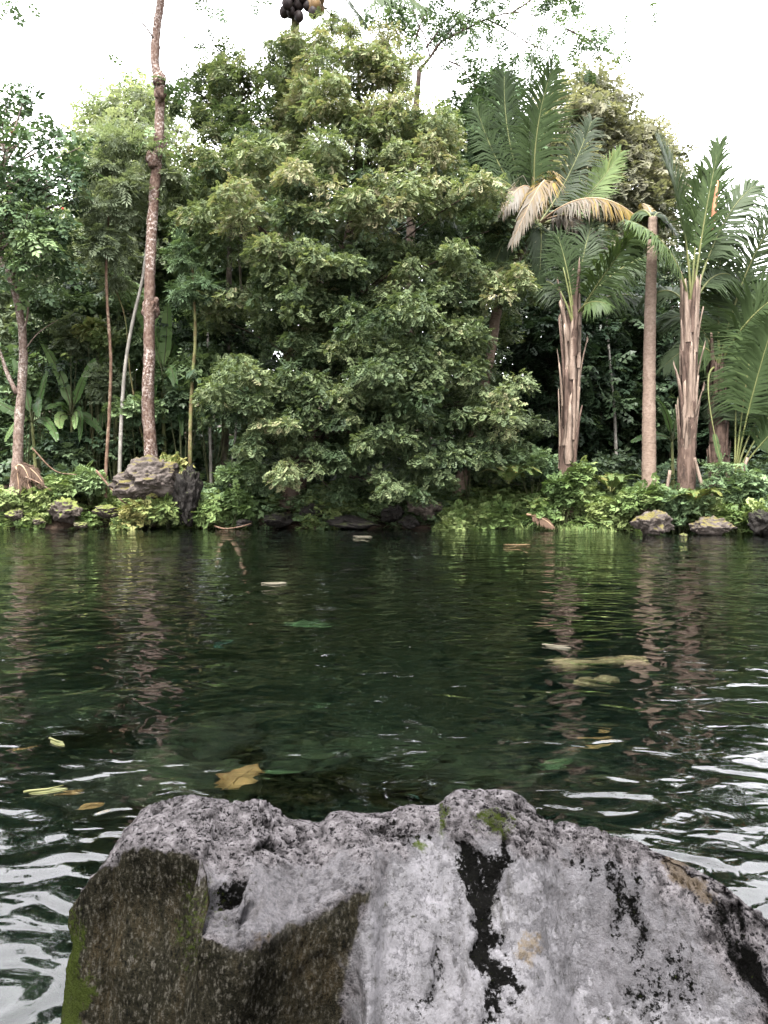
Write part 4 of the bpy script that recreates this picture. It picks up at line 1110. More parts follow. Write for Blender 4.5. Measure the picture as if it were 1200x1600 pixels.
    tr, C = trunk(t, [b, at(1124, 745, d), at(1122, 680, d), at(1120, 610, d), at(1124, 570, d)], 0.2, 0.15, 'boot_dark', 12, 40, 0.15)
    boots(tr, C, 0.19, 26, 'boot_dark', 12, 0.06, (0.5, 1.0), (0.12, 0.2), lo=0.05, hi=0.9)
    c0 = (1124, 575)
    FR(t, d, c0, (1120, 450), (1128, 375), (0, .2, .3), L=0.85, tint=0.4, droop=0.4, n=54, bare=0.2, r=0.035, facing=(0.2, -1, 0.1))
    FR(t, d, c0, (1150, 430), (1215, 335), (0, 0, 0), L=0.95, tint=0.2, droop=0.5, n=56, bare=0.25, r=0.035, facing=(-0.2, -0.9, 0.4))
    FR(t, d, c0, (1160, 490), (1235, 450), (0, -.4, -.8), L=0.9, tint=0.3, droop=0.6, n=54, bare=0.2, r=0.035)
    FR(t, d, c0, (1090, 470), (1045, 500), (0, .3, .5), L=0.8, tint=0.25, droop=0.6, n=50, bare=0.2)
    FR(t, d, c0, (1100, 510), (1040, 570), (0, -.1, -.2), L=0.7, tint=0.28, droop=0.8, n=50, bare=0.15)
    FR(t, d, c0, (1085, 560), (1132, 745), (0, -.6, -.9), L=0.12, tint=0.4, droop=0.9, n=14, bare=0.8)
    # young palm shooting from the ground at the right edge
    d = 15.8
    b = gpt(1150, d)
    t = thing('young_palm', b, 'young stemless palm fanning from the ground at the right edge', 'palm')
    c0 = (1148, 750)
    for bpt, cpt, dd, kw in [((1165, 640), (1210, 500), (0, -.2, -.4), dict(tint=0.30, droop=0.6, L=0.9)), ((1160, 620), (1185, 480), (0, .1, .3), dict(tint=0.4, droop=0.6, L=0.85)), ((1190, 660), (1260, 560), (0, 0, 0), dict(tint=0.15, droop=0.8, L=0.9)),
                             ((1150, 640), (1150, 560), (0, .3, .5), dict(tint=0.12, droop=0.8, L=0.7)), ((1185, 690), (1245, 640), (0, -.3, -.6), dict(tint=0.25, droop=0.8, L=0.8)), ((1175, 640), (1235, 590), (0, .4, .8), dict(tint=0.2, droop=0.6, L=0.8))]:
        FR(t, d, c0, bpt, cpt, dd, n=50, bare=0.45, r=0.024, facing=(-0.3, -0.9, 0.4), **kw)
    for x0, x1, y0, y1 in [(1150, 1168, 780, 715), (1100, 1085, 765, 715), (1040, 1047, 790, 735)]:
        C2 = bez(at(x0, y0, 15.4), at((x0 + x1) / 2 - 2, (y0 + y1) / 2, 15.4), at(x1, y1, 15.4), 8)
        child('cut_stalk', Pile().add(*tube(C2, np.linspace(0.04, 0.03, 8), 6, 0.1)).mesh('cut_stalk', M['boot']), t)
    # palm above the frame: coconuts hang into view
    d = 19.6
    b = gpt(452, d)
    t = thing('tall_coconut_palm', b, 'very tall coconut palm behind the great tree, nuts hanging at the top edge', 'palm')
    ringed(t, [b, at(450, 500, d), at(452, 250, d), at(456, 120, d), at(462, 30, d), at(468, -60, d)], 0.12, 0.10, 'mossy_bark')
    r = np.random.default_rng(6)
    V, f = ICO[2]
    for k in range(34):
        x, y = r.uniform(444, 500), r.uniform(-30, 26)
        y = y + (6 if 466 < x < 484 else -6)
        rad = r.uniform(0.10, 0.135)
        sh = V.copy()
        sh[:, 2] *= 1.2
        child('coconut', mesh('coconut', sh * rad * (1 + 0.06 * fbm(V * 2, 2, k))[:, None] + at(x, y, d - 0.35 + r.uniform(-0.3, 0.3)), [f], M['nut_tan' if x > 478 and y < 22 and k % 2 else 'nut_dark'], True), t)
    rr_ = np.random.default_rng(77)
    foliage('vine_leaves', [(at(455 + rr_.uniform(-14, 14), y, d - 0.25), rr_.uniform(0.2, 0.4), 90, rr_.uniform(0.3, 0.8)) for y in range(62, 260, 12)], 'main', [FAR_OVAL, FAR_ROUND], t, size=0.16)
    c0 = (468, -40)
    for x1, y1, x2, y2, dz in [(560, -60, 660, 12, -.5), (540, -110, 640, -60, .5), (420, -110, 330, -60, .2), (400, -80, 320, -5, -.3), (470, -150, 480, -240, .2), (520, -140, 590, -200, 0), (420, -150, 370, -220, 0), (520, -50, 570, 40, .8), (540, -70, 600, 0, -1.0)]:
        FR(t, d, c0, (x1, y1), (x2, y2), (0, dz, 2 * dz), L=0.8, tint=0.3, droop=0.8, n=46, bare=0.2)
    for x1, y1, x2, y2 in [(500, 0, 530, 40), (495, 15, 515, 45), (490, 10, 545, 25)]:
        C2 = bez(at(475, -10, d), at(x1, y1, d - .2), at(x2, y2, d - .3), 10)
        child('fruit_stalk', Pile().add(*tube(C2, np.linspace(0.03, 0.01, 10), 5)).mesh('fruit_stalk', M['twig']), t)
M['spathe'] = plain_mat('palm_spathe', (0.24, 0.10, 0.055), (0.38, 0.18, 0.10), 6, 0.6)
M['nut_dark'] = plain_mat('coconut_dark', (0.010, 0.007, 0.007), (0.03, 0.02, 0.018), 8, 0.6)
M['nut_tan'] = plain_mat('coconut_tan', (0.10, 0.06, 0.025), (0.15, 0.09, 0.035), 8, 0.6)
palms()

# ------------------------------------------------------------------ banana plants
def blade(parent, p0, p1, p2, W, tint, facing=(0, -0.9, 0.4), cup=0.15, name='leaf'):
    """A broad leaf: midrib and two halves, torn along the side veins into strips that hang unevenly."""
    n = 40
    C = bez(p0, p1, p2, n)
    T = unit(np.gradient(C, axis=0))
    S0 = unit(np.cross(T, np.asarray(facing, float)))
    N = np.cross(S0, T)
    q = np.linspace(0, 1, n)
    prof = np.clip((q - 0.12) / 0.16, 0.02, 1) * np.sqrt(np.clip(1 - np.clip((q - 0.3) / 0.71, 0, 1) ** 2.2, 0, 1))
    V, f, tt = [], [], []
    e = np.array([0, 0.35, 0.7, 1.0])
    for sd in (-1, 1):
        i = 2
        while i < n - 2:
            k = min(i + int(RNG.integers(2, 9)), n - 1)
            hang = RNG.uniform(0.0, 0.55)
            ti = tint + RNG.normal(0, 0.05)
            b = len(V)
            for j in range(i, k + 1):
                w = W * prof[j] * RNG.uniform(0.93, 1.05)
                a = (e * w)[:, None]
                sw = T[j] * 0.35
                row = C[j] + (S0[j] * sd + sw) * a + N[j] * (cup * a) - np.array([0, 0, 1.0]) * (hang * a * e[:, None])
                row = row + N[j] * (0.012 * ((j % 2) * 2 - 1) * e[:, None])
                V += list(row)
                tt += [ti] * 4
            m = k - i + 1
            f.append(grid_faces(m, 4) + b)
            i = k
    o = child(name, mesh(name, np.array(V), [np.vstack(f)], M['banana'], True, {'tint': np.clip(tt, 0, 1)}), parent)
    child('midrib', Pile().add(*tube(C, np.linspace(0.020, 0.004, n), 5)).mesh('midrib', M['stem']), o)
    return o
def banana(px, d, stem_top, leaves, label, r=0.07):
    b = gpt(px, d)
    t = thing('banana_plant', b, label, 'banana plant', 'banana plants on the bank')
    trunk(t, [b, (b + at(*stem_top, d)) / 2, at(*stem_top, d)], r, r * 0.5, 'stem_soft', 10, 20, 0.05, name='stem')
    for a, c, w, ti, dz in leaves:
        fc = (RNG.uniform(-0.5, 0.5), -0.9, RNG.uniform(0.1, 0.7))
        blade(t, at(*stem_top, d), at(*a, d + dz), at(*c, d + 2 * dz), w * 0.62, ti * 0.8, fc)
M['stem_soft'] = plain_mat('banana_stem', (0.08, 0.10, 0.035), (0.19, 0.19, 0.08), 6, 0.5)
banana(118, 18.6, (112, 650), [((105, 590), (62, 528), 0.20, 0.8, .1), ((125, 590), (150, 560), 0.2, 0.55, -.3), ((95, 620), (70, 640), 0.2, 0.45, -.4), ((130, 620), (125, 690), 0.17, 0.25, -.5), ((85, 640), (95, 670), 0.2, 0.98, -.7), ((140, 640), (160, 680), 0.18, 0.35, -.2), ((100, 600), (110, 560), 0.18, 0.6, .4), ((120, 640), (118, 670), 0.16, 0.85, -.9)], 'banana plant with one tall pale leaf between the forked tree and the saplings')
banana(258, 18.5, (254, 590), [((246, 520), (198, 455), 0.24, 0.75, .2), ((262, 520), (262, 472), 0.26, 0.78, 0), ((250, 540), (238, 470), 0.22, 0.6, .4), ((270, 540), (285, 500), 0.2, 0.55, .3), ((240, 560), (238, 640), 0.22, 0.3, -.2), ((275, 570), (285, 680), 0.16, 0.25, -.3), ((268, 550), (275, 610), 0.2, 0.4, -.4)], 'tall banana plant with upright light green leaves behind the tall bare trunk')
banana(60, 18.2, (50, 660), [((30, 640), (8, 690), 0.18, 0.8, -.3), ((60, 600), (60, 650), 0.22, 0.15, -.4), ((40, 600), (20, 560), 0.2, 0.4, .3), ((20, 640), (-20, 620), 0.2, 0.5, 0), ((75, 640), (90, 690), 0.18, 0.45, -.5), ((60, 630), (75, 575), 0.2, 0.3, .2)], 'low dark banana plant just right of the forked tree trunk', 0.06)
banana(180, 19.2, (182, 640), [((170, 590), (140, 570), 0.2, 0.5, -.2), ((195, 590), (215, 560), 0.2, 0.5, .1), ((165, 630), (150, 680), 0.18, 0.35, -.3), ((200, 620), (212, 670), 0.18, 0.3, -.2), ((182, 580), (180, 540), 0.2, 0.55, .2)], 'middling banana plant between the brown sapling and the pale pole', 0.06)
banana(1052, 17.4, (1050, 690), [((1045, 640), (1024, 622), 0.14, 0.6, -.2), ((1058, 640), (1070, 600), 0.16, 0.4, .2), ((1035, 670), (985, 690), 0.16, 0.2, -.2), ((1065, 670), (1090, 680), 0.15, 0.3, -.2)], 'small banana plant with one curved leaf behind the smooth coconut trunk', 0.05)

# ------------------------------------------------------------------ bank rocks, shrubs, ferns, ground cover
rock('mossy_rock', 236, 752, 16.4, (0.70, 0.55, 0.46), 'large flat-topped mossy rock at the foot of the tall bare trunk', 'rock_moss', 21, 5, 0.3, -0.08)
rock('dark_stump_rock', 294, 782, 16.3, (0.30, 0.4, 0.66), 'tall dark root-bound rock leaning on the mossy rock, down to the water', 'rock_dark', 5, 5, 0.1, 0.05, 0.5)
ROCKS = [(102, 798, 16.2, (0.34, 0.3, 0.26), 'rock_bank', 'brown-green rock at the waterline under the forked tree'), (165, 800, 16.5, (0.3, 0.25, 0.14), 'rock_bank', 'flat brown stone left of the mossy rock'),
         (25, 806, 16.4, (0.25, 0.2, 0.14), 'rock_bank', 'half-hidden stone at the left edge of the bank'), (60, 815, 16.1, (0.14, 0.12, 0.07), 'rock_bank', 'small pale stone at the waterline near the left edge'), (128, 820, 15.9, (0.15, 0.12, 0.06), 'rock_bank', 'small flat stone in the water below the brown-green rock'),
         (432, 812, 16.5, (0.42, 0.3, 0.15), 'rock_dark', 'shade-darkened rock below the great tree, left of centre'), (488, 800, 16.8, (0.24, 0.26, 0.2), 'rock_dark', 'dark rounded rock at the waterline in the middle'), (548, 816, 16.3, (0.46, 0.3, 0.12), 'rock_dark', 'black rock under the hanging leaves in the middle'),
         (612, 803, 16.7, (0.2, 0.24, 0.18), 'rock_dark', 'small black rock right of the middle'), (664, 792, 16.6, (0.40, 0.35, 0.22), 'rock_bank', 'brown boulder under the right part of the great tree'), (640, 815, 16.1, (0.22, 0.2, 0.13), 'rock_dark', 'low wet rock in front of the brown boulder'),
         (380, 818, 16.2, (0.18, 0.14, 0.09), 'rock_dark', 'small dark stone beside the drift twigs'), (1020, 817, 14.2, (0.42, 0.32, 0.24), 'rock_moss', 'dark mossy boulder standing in the water at right'), (1112, 822, 14.3, (0.40, 0.3, 0.20), 'rock_moss', 'low mossy boulder overgrown with green, right of the dark one'),
         (1192, 818, 14.2, (0.22, 0.25, 0.24), 'rock_dark', 'dark boulder cut by the right edge'), (1068, 836, 13.9, (0.08, 0.07, 0.035), 'rock_bank', 'tiny stone in the water between the right boulders')]
for i, (px, py, d, s, m_, lb) in enumerate(ROCKS):
    rock('bank_rock', px, py, d, s, lb, m_, 40 + i * 3, 4, i * 0.9, 0.1 * math.sin(i * 2.1))

def shrub(name, px, py, d, R, label, mat='ground', tmpl=SPRAY, n=5, per=90, size=0.2, tint=(0.3, 0.8), h=None):
    b = gpt(px, d)
    c0 = at(px, py, d)
    t = thing(name, b, label, 'shrub', 'shrubs on the far bank')
    cl = [(c0 + RNG.normal(0, [R * 0.6, R * 0.35, R * 0.3]), R * RNG.uniform(0.4, 0.75), per, RNG.uniform(*tint)) for _ in range(n)]
    foliage('leaves', cl, mat, tmpl, t, size=size)
    P = Pile()
    for c, _, _, _ in cl:
        P.add(*tube(bez(b, (b + c) / 2 + RNG.normal(0, 0.08, 3), c, 7), np.linspace(0.014, 0.006, 7), 5))
    child('stems', P.mesh('stems', M['stem']), t)
SHR = [(882, 765, 16.0, 0.30, 'ground', 'leafy vine bush smothering the foot of the stubby palm', 6, (0.1, 0.6)), (903, 735, 16.1, 0.18, 'ground', 'vine tuft climbing the right side of the stubby palm', 4, (0.3, 0.7)), (1008, 770, 15.5, 0.26, 'ground', 'vine clinging to the left of the smooth coconut trunk', 5, (0.1, 0.6)),
       (1060, 785, 15.2, 0.34, 'mid', 'dark leafy bush at the foot of the ragged palm', 7, (0.3, 0.9)), (1120, 800, 15.0, 0.28, 'ground', 'green bush under the dark palm', 5, (0.3, 0.8)), (1195, 800, 14.8, 0.4, 'ground', 'green bush cut by the right edge above the boulder', 5, (0.2, 0.8)), (955, 802, 15.8, 0.28, 'ground', 'bright green low bush left of the dark mossy boulder', 6, (0.5, 1)),
       (850, 800, 16.2, 0.32, 'ground', 'green bush right of the yellow fern', 6, (0.2, 0.8)), (780, 803, 16.5, 0.30, 'ground', 'low green bush at the waterline under the yellow fern', 6, (0.3, 0.8)), (725, 805, 16.5, 0.35, 'ground', 'green tuft at the waterline right of the brown boulder', 5, (0.3, 0.9)),
       (30, 785, 16.5, 0.45, 'ground', 'bright green plants on the bank at the left edge', 6, (0.5, 1)), (75, 765, 16.8, 0.35, 'ground', 'green tuft below the forked tree', 5, (0.4, 0.9)), (140, 755, 17.0, 0.35, 'mid', 'low fern-like tuft beside the brown sapling', 5, (0.5, 1)), (215, 800, 16.2, 0.38, 'fern', 'yellow-green moss plants hanging below the mossy rock', 6, (0.4, 1)),
       (262, 728, 16.6, 0.22, 'fern', 'mossy tuft on top of the dark root rock', 3, (0.5, 1)), (345, 790, 16.5, 0.4, 'ground', 'low green growth between the root rock and the great tree', 6, (0.0, 0.5)), (370, 740, 17.3, 0.4, 'mid', 'leafy undergrowth under the left boughs of the great tree', 6, (0.4, 1)), (950, 735, 18.0, 0.5, 'dark', 'dark undergrowth between the stubby palm and the smooth trunk', 7, (0.4, 1)),
       (730, 715, 17.2, 0.3, 'dark', 'dark sprig beside the leaning palm trunk', 4, (0.4, 1)), (90, 700, 17.9, 0.5, 'dark', 'dark broad undergrowth below the banana leaves', 7, (0.3, 0.9)), (215, 690, 18.2, 0.5, 'dark', 'dark undergrowth behind the pale leaning pole', 7, (0.3, 0.9))]
SHR += [(60, 480, 19.0, 0.7, 'mid', 'leafy shrub high behind the fork of the pale tree', 7, (0.4, 1)), (110, 520, 18.8, 0.6, 'pale', 'pale green shrub above the tall pale banana leaf', 6, (0.0, 0.5)), (140, 470, 19.4, 0.7, 'mid', 'grey-green shrub between the forked tree and the brown sapling', 7, (0.5, 1)), (210, 540, 19.2, 0.6, 'mid', 'leafy shrub seen between the brown sapling and the tall bare trunk', 6, (0.3, 1)),
        (285, 620, 18.0, 0.5, 'dark', 'dark glossy shrub right of the tall bare trunk', 6, (0.5, 1)), (150, 520, 18.3, 0.35, 'fern', 'bright yellow-green leaf tier beside the brown sapling', 4, (0.3, 0.7)), (215, 640, 18.0, 0.45, 'mid', 'low shrub behind the pale leaning pole', 5, (0.3, 0.9)), (40, 600, 18.8, 0.5, 'mid', 'shrub behind the forked tree trunk', 6, (0.3, 1)), (330, 560, 18.6, 0.6, 'mid', 'leafy shrub at the left flank of the great tree', 7, (0.3, 0.9)),
        (180, 600, 18.1, 0.4, 'pale', 'pale leaf tuft between the sapling and the leaning pole', 5, (0.0, 0.5)), (100, 740, 17.3, 0.4, 'dark', 'dark tuft on the leaf litter below the bananas', 5, (0.5, 1)), (830, 730, 17.6, 0.45, 'mid', 'green undergrowth left of the stubby palm', 6, (0.3, 0.9)), (1150, 760, 15.3, 0.4, 'mid', 'leafy tuft at the foot of the young palm', 6, (0.3, 0.9))]
for px, py, d, R, mt, lb, n, ti in SHR:
    shrub('bank_shrub', px, py, d, R, lb, mt, SPRAY_FEW if mt == 'dark' else [FAR_ROUND, FAR_OVAL, FAR_FEW], n, 80 if mt == 'dark' else 170, 0.19 if mt == 'dark' else 0.145, ti)

def fern(px, py, d, label, n=9, L=0.7, tint=(0.5, 0.9)):
    b = at(px, py, d)
    t = thing('fern', b, label, 'fern', 'ferns on the bank')
    for k in range(n):
        a = k * 2.4 + RNG.normal(0, 0.2)
        o = np.array([math.cos(a), math.sin(a), 0])
        l = L * RNG.uniform(0.7, 1.1)
        frond(t, b, b + o * l * 0.5 + np.array([0, 0, l * 0.75]), b + o * l + np.array([0, 0, l * 0.35]), L=0.17, n=22, tint=RNG.uniform(0.55, 0.7), facing=(0, 0, 1), droop=0.2, bare=0.12, r=0.008, w=0.04)
fern(795, 757, 16.6, 'yellow-green fern under the right edge of the great tree', 11, 0.75)
fern(955, 770, 16.4, 'spreading dull fern between the stubby palm and the smooth trunk', 10, 0.8)
fern(1085, 790, 14.9, 'light green fern behind the low mossy boulder', 9, 0.6)
fern(840, 800, 16.2, 'half-dry fern at the waterline below the stubby palm', 8, 0.5)

def scatter_ground(name, n, xr, sr, mat, tmpl, size, label, cat, zoff, test=None, seed=0, flat=False, tint=(0.1, 0.9)):
    r = np.random.default_rng(seed)
    x = r.uniform(*xr, n)
    y = shore(x) + r.uniform(*sr, n) ** 1.0
    k = fbm(np.stack([x * 0.9, y * 0.9, x * 0], -1), 3, seed)
    ok = test(x, y, k) if test else np.ones(n, bool)
    x, y, k = x[ok], y[ok], k[ok]
    z = ground_z(x, y) + zoff * r.uniform(0, 1, len(x)) * (1 + 0.8 * k)
    a = r.uniform(0, 2 * np.pi, len(x))
    fwd = np.stack([np.cos(a), np.sin(a) - 0.4, r.uniform(-0.3, 0.5, len(x)) * (0.3 if flat else 1)], 1)
    nrm = unit(np.array([0, -0.35, 1.0]) + r.normal(0, 0.2 if flat else 0.4, (len(x), 3)))
    V, f, t = scatter(tmpl, np.stack([x, y, z], 1), fwd, nrm, size * r.uniform(0.6, 1.4, len(x)), np.clip(r.uniform(*tint, len(x)) * 0.6 + 0.25 + 0.25 * k, 0, 1))
    tag(link(name, mesh(name, V, [f], M[mat], False, {'tint': t})), label, cat, kind='stuff')
scatter_ground('ground_cover', 26000, (-9, 9), (-0.15, 2.2), 'ground', FAR_ROUND, 0.135, 'low green ground cover along the far bank', 'ground cover', 0.20, lambda x, y, k: ((x > 1.6) | ((x < -3.6) & ((y - shore(x) < 0.55) | (k > 0.45))) | (k > 0.25)) & (k > -0.55), 3)
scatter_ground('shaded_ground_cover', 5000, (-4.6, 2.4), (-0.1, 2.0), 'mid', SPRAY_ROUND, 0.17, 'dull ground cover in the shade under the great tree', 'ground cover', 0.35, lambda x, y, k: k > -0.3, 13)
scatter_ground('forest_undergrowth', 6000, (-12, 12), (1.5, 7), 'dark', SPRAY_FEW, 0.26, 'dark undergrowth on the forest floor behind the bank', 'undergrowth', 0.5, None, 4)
scatter_ground('leaf_litter', 9000, (-9, 8), (0.25, 4), 'litter', (np.array([[0, 0, 0], [0.5, 0.22, 0.06], [1, 0, 0.1], [0.5, -0.22, 0.06]]), np.array([[0, 2, 1], [0, 3, 2]])), 0.14, 'brown fallen leaves littering the bank', 'leaf litter', 0.05, lambda x, y, k: (x < -1) | (k > 0.1), 5, True)
# shore grass on the right
def grass():
    r = np.random.default_rng(9)
    n = 5200
    x = r.uniform(1.6, 7.5, n)
    x = x[vnoise(np.stack([x * 1.7, x * 0, x * 0], -1), 41) > -0.05]
    n = len(x)
    y = shore(x) + r.uniform(-0.35, 0.25, n)
    z = np.maximum(ground_z(x, y), -0.06)
    a = r.uniform(0, 2 * np.pi, n)
    T = (np.array([[-0.03, 0, 0], [0.03, 0, 0], [0.02, 0.12, 0.6], [0.0, 0.4, 1.0]]), np.array([[0, 1, 2], [0, 2, 3]]))
    c, s = np.cos(a), np.sin(a)
    R = np.zeros((n, 3, 3))
    R[:, 0, 0], R[:, 0, 1], R[:, 1, 0], R[:, 1, 1], R[:, 2, 2] = c, -s, s, c, 1
    V = np.einsum('nij,kj->nki', R, T[0]) * (r.uniform(0.05, 0.22, n) * (0.55 + 0.6 * r.uniform(0, 1, n) ** 2))[:, None, None] + np.stack([x, y, z], 1)[:, None]
    f = (T[1][None] + (np.arange(n) * 4)[:, None, None]).reshape(-1, 3)
    tag(link('shore_grass', mesh('shore_grass', V.reshape(-1, 3), [f], M['ground'], False, {'tint': np.repeat(r.uniform(0.4, 1, n), 4)})), 'bright grass at the right waterline', 'grass', kind='stuff')
grass()

# drift twigs and a dry frond on the waterline
for pts, r, lb in [([(335, 822), (352, 826), (375, 823), (392, 818)], 0.018, 'thin drift twig lying at the waterline right of the root rock'), ([(150, 735), (175, 765), (190, 782), (205, 790)], 0.03, 'bent dead branch lying across the bank left of the mossy rock'),
                   ([(40, 745), (70, 760), (110, 790)], 0.02, 'dead branch sloping down the bank below the forked tree'), ([(50, 700), (85, 735), (120, 742)], 0.02, 'arched dry vine over the leaf litter at left')]:
    C = spline([at(x, y, 16.0 if y > 805 else 16.5) for x, y in pts], 16)
    o = link('dead_branch', Pile().add(*tube(C - C[0], np.linspace(r, r * 0.5, 16), 6, 0.15)).mesh('dead_branch', M['sapling_bark']))
    o.location = C[0]
    tag(o, lb, 'branch', 'dead wood on the bank')
b = at(850, 822, 15.6)
t = thing('fallen_frond', b, 'dry brown fallen palm frond dipping into the water below the stubby palm', 'palm frond')
frond(t, b + np.array([-0.3, 0.25, 0.22]), b + np.array([0, 0.1, 0.2]), b + np.array([0.15, -0.1, 0]), L=0.22, n=22, tint=0.45, dry=True, droop=0.9, w=0.03, mat='litter')
b = at(25, 738, 17.0)
t = thing('dead_frond_heap', b, 'heap of dry brown fronds at the foot of the forked tree', 'palm frond')
for k in range(5):
    a = -1.2 + k * 0.5 + RNG.normal(0, 0.2)
    e = np.array([math.cos(a) * 0.8, -0.5, math.sin(a) * 0.15])
    frond(t, b + np.array([0, 0, 0.1]), b + e * 0.5 + np.array([0, 0, 0.22]), b + e + np.array([0, 0, -0.25]), L=0.3, n=18, tint=0.3, dry=True, droop=0.8, w=0.03, mat='litter')

# ------------------------------------------------------------------ leaves afloat and things under the water
M['float'] = plain_mat('floating_leaf', (0.09, 0.08, 0.055), (0.15, 0.135, 0.10), 30, 0.5)
M['float_tan'] = plain_mat('tan_leaf', (0.10, 0.07, 0.035), (0.18, 0.12, 0.06), 30, 0.5)
M['float_yel'] = plain_mat('yellow_leaf', (0.08, 0.085, 0.035), (0.14, 0.14, 0.06), 30, 0.5)
M['sunk'] = plain_mat('sunken_leaf', (0.10, 0.048, 0.016), (0.28, 0.15, 0.06), 16, 0.6)
M['sunk_green'] = plain_mat('sunken_green_leaf', (0.028, 0.045, 0.018), (0.05, 0.075, 0.03), 16, 0.6)
M['sunk_teal'] = plain_mat('sunken_teal_scrap', (0.02, 0.045, 0.036), (0.035, 0.07, 0.055), 16, 0.6)
M['log'] = plain_mat('sunken_wood', (0.14, 0.09, 0.045), (0.28, 0.2, 0.11), 9, 0.9)
def leaf_thing(name, pos, L, W, rot, mat, label, group, curl=0.06, lobed=False, tilt=0.0, thick=0.004):
    n, m = 12, 5
    q = np.linspace(0, 1, n)
    w = np.sin(np.pi * q ** 0.8) ** 0.75
    if lobed:
        w = w * (1 + 0.35 * np.sin(q * 19))
    w = np.maximum(w, 0.03)
    e = np.linspace(-1, 1, m)
    V = np.stack([np.repeat((q[:, None] - 0.5) * L, m, 1), e[None] * (w * W / 2)[:, None], curl * L * (0.4 * np.abs(e)[None] + 1.2 * (q[:, None] - 0.5) ** 2) * (w[:, None] > 0)], -1).reshape(-1, 3)
    V[:, 2] += 0.16 * curl * L * fbm(V * 25, 2, int(rot * 10) + 3)
    B = V - np.array([0, 0, thick])
    f = grid_faces(n, m)
    k = len(V)
    rim = [i * m for i in range(n)] + [(n - 1) * m + j for j in range(1, m)] + [i * m + m - 1 for i in range(n - 2, -1, -1)] + [j for j in range(m - 2, 0, -1)]
    rf_ = [[rim[i], rim[(i + 1) % len(rim)], rim[(i + 1) % len(rim)] + k, rim[i] + k] for i in range(len(rim))]
    P = Pile().add(np.vstack([V, B]), [f, f[:, ::-1] + k, np.array(rf_)])
    P.add(*tube(np.array([[-L * 0.62, 0, 0.002], [-L * 0.5, 0, 0.004], [0, 0, 0.004], [L * 0.4, 0, 0.01]]), [0.004, 0.004, 0.003, 0.001], 4))
    o = link(name, P.mesh(name, mat))
    o.location = pos
    o.rotation_euler = (tilt, 0, rot)
    tag(o, label, 'leaf', group)
def surf(px, py, z=0.004):
    a = at(px, py, 1.0) - EYE
    return EYE + a * ((z - EYE[2]) / a[2])
for px, py, L, W, rot, mt, lb in [(430, 911, 0.20, 0.13, 0.2, 'float', 'pale leaf floating alone left of the middle of the pond'), (872, 1010, 0.14, 0.03, -0.5, 'float', 'thin pale leaf blade floating on the palm reflection'), (810, 851, 0.36, 0.12, 0.1, 'float_tan', 'tan leaf floating near the right far bank'), (568, 838, 0.3, 0.1, 0.0, 'float', 'pale leaf floating near the far bank at the middle'), (75, 1235, 0.10, 0.03, 0.3, 'float_yel', 'yellow leaf blade floating at lower left'), (90, 1160, 0.09, 0.025, -0.7, 'float_yel', 'curled yellow leaf floating at left above the blade')]:
    leaf_thing('floating_leaf', surf(px, py), L, W, rot, M[mt], lb, 'leaves floating on the pond', 0.012)
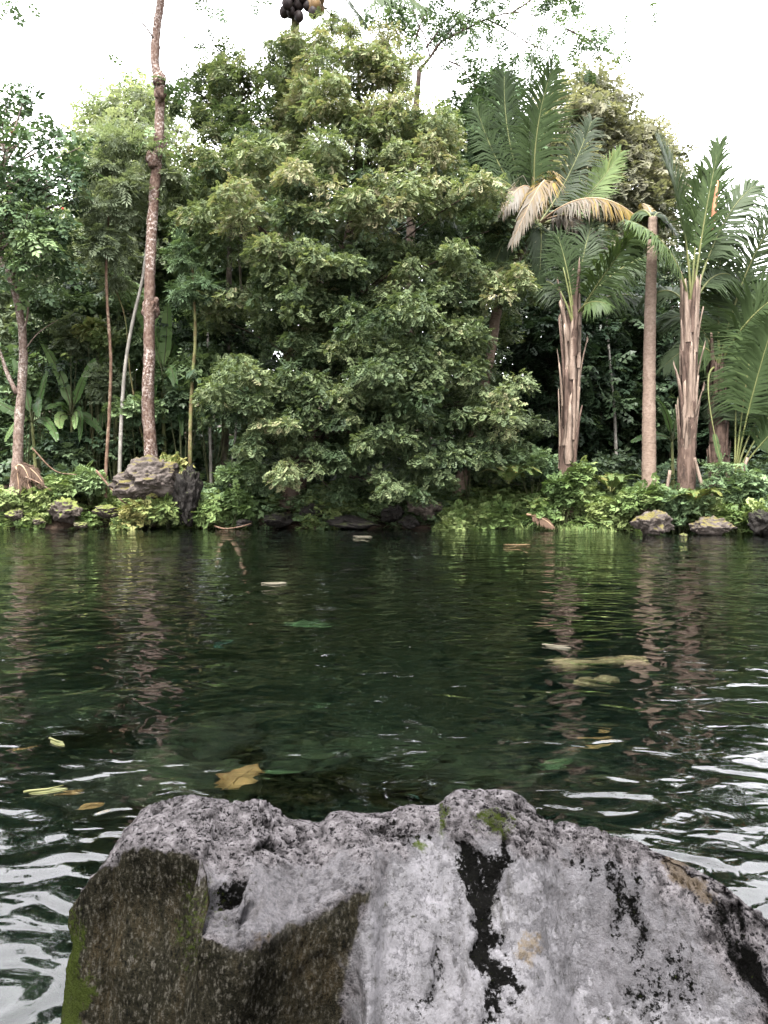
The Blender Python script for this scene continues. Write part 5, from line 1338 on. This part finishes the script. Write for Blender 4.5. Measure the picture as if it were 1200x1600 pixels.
for px, py, dp, L, W, rot, mt, lob, lb in [(372, 1213, 0.35, 0.20, 0.13, 1.2, 'sunk', True, 'big ragged orange leaf under water behind the boulder'), (928, 1165, 0.5, 0.20, 0.075, 0.5, 'sunk', True, 'orange leaf under water at right of the pond'), (945, 1146, 0.5, 0.07, 0.04, 0.2, 'sunk', False, 'small orange leaf scrap beside the larger orange leaf'), (147, 1261, 0.3, 0.08, 0.05, 0.3, 'sunk', False, 'orange leaf under water left of the boulder'),
                                           (112, 1240, 0.35, 0.09, 0.035, 0.4, 'sunk', False, 'dull orange leaf under water above the other left one'), (35, 1172, 0.4, 0.12, 0.04, 0.5, 'sunk', False, 'orange leaf under water at the left edge'), (435, 1208, 0.4, 0.16, 0.07, 0.1, 'sunk_green', False, 'green leaf under water right of the big orange leaf'), (870, 1192, 0.55, 0.16, 0.09, 0.5, 'sunk_green', False, 'green leaf under water left of the orange leaf'),
                                           (480, 976, 0.5, 0.36, 0.3, 0.2, 'sunk_green', True, 'light green leaf under water in the middle of the pond'), (645, 1243, 0.4, 0.05, 0.02, -0.5, 'sunk_teal', False, 'tiny teal scrap under water just above the boulder'), (505, 1108, 0.6, 0.10, 0.05, 0.2, 'sunk_green', False, 'small green leaf under water left of the middle'), (350, 1005, 0.7, 0.12, 0.06, 1.0, 'sunk_teal', False, 'teal scrap under water left of the middle')]:
    leaf_thing('sunken_leaf', under(px, py, dp), L, W, rot, M[mt], lb, 'leaves under the water', 0.1, lob)
def log(pts, dp, r, label):
    C = spline([under(x, y, dp) for x, y in pts], 24)
    o = link('sunken_log', Pile().add(*tube(C - C[0], r * (1 + 0.2 * np.sin(np.linspace(0, 9, 24))), 10, 0.25, 4)).mesh('sunken_log', M['log']))
    o.location = C[0]
    tag(o, label, 'log', 'sunken wood')
log([(868, 1040), (905, 1036), (950, 1034), (1010, 1032)], 0.35, 0.07, 'brown log under water between the palm reflections')
log([(900, 1062), (930, 1064), (960, 1060)], 0.4, 0.045, 'short broken log under water below the longer one')
r_ = np.random.default_rng(31)
for i, (px, py, dp, s, lb) in enumerate([(240, 1225, 0.5, 0.30, 'mossy green stone under water behind the left of the boulder'), (330, 1160, 0.7, 0.28, 'sunken green stone above the big orange leaf'), (620, 1180, 0.8, 0.30, 'sunken dark stone above the middle of the boulder'), (760, 1215, 0.7, 0.24, 'sunken stone behind the peak of the boulder'), (120, 1110, 0.8, 0.3, 'sunken stone at left'), (480, 1190, 0.75, 0.22, 'sunken stone right of the green leaf')]):
    V, f = ICO[4]
    o = link('sunken_stone', mesh('sunken_stone', V * np.array([1, 0.8, 0.5]) * s * (1 + 0.3 * fbm(V * 1.8, 3, i))[:, None], [f], M['rock_sunk'] if 'rock_sunk' in M else M.setdefault('rock_sunk', rock_mat('algae_stone', (0.03, 0.03, 0.018), (0.006, 0.006, 0.004), (0.02, 0.024, 0.010), 0.8)), True))
    o.location = under(px, py, dp)
    o.rotation_euler = (0, 0, i * 1.3)
    tag(o, lb, 'rock', 'stones under the water')
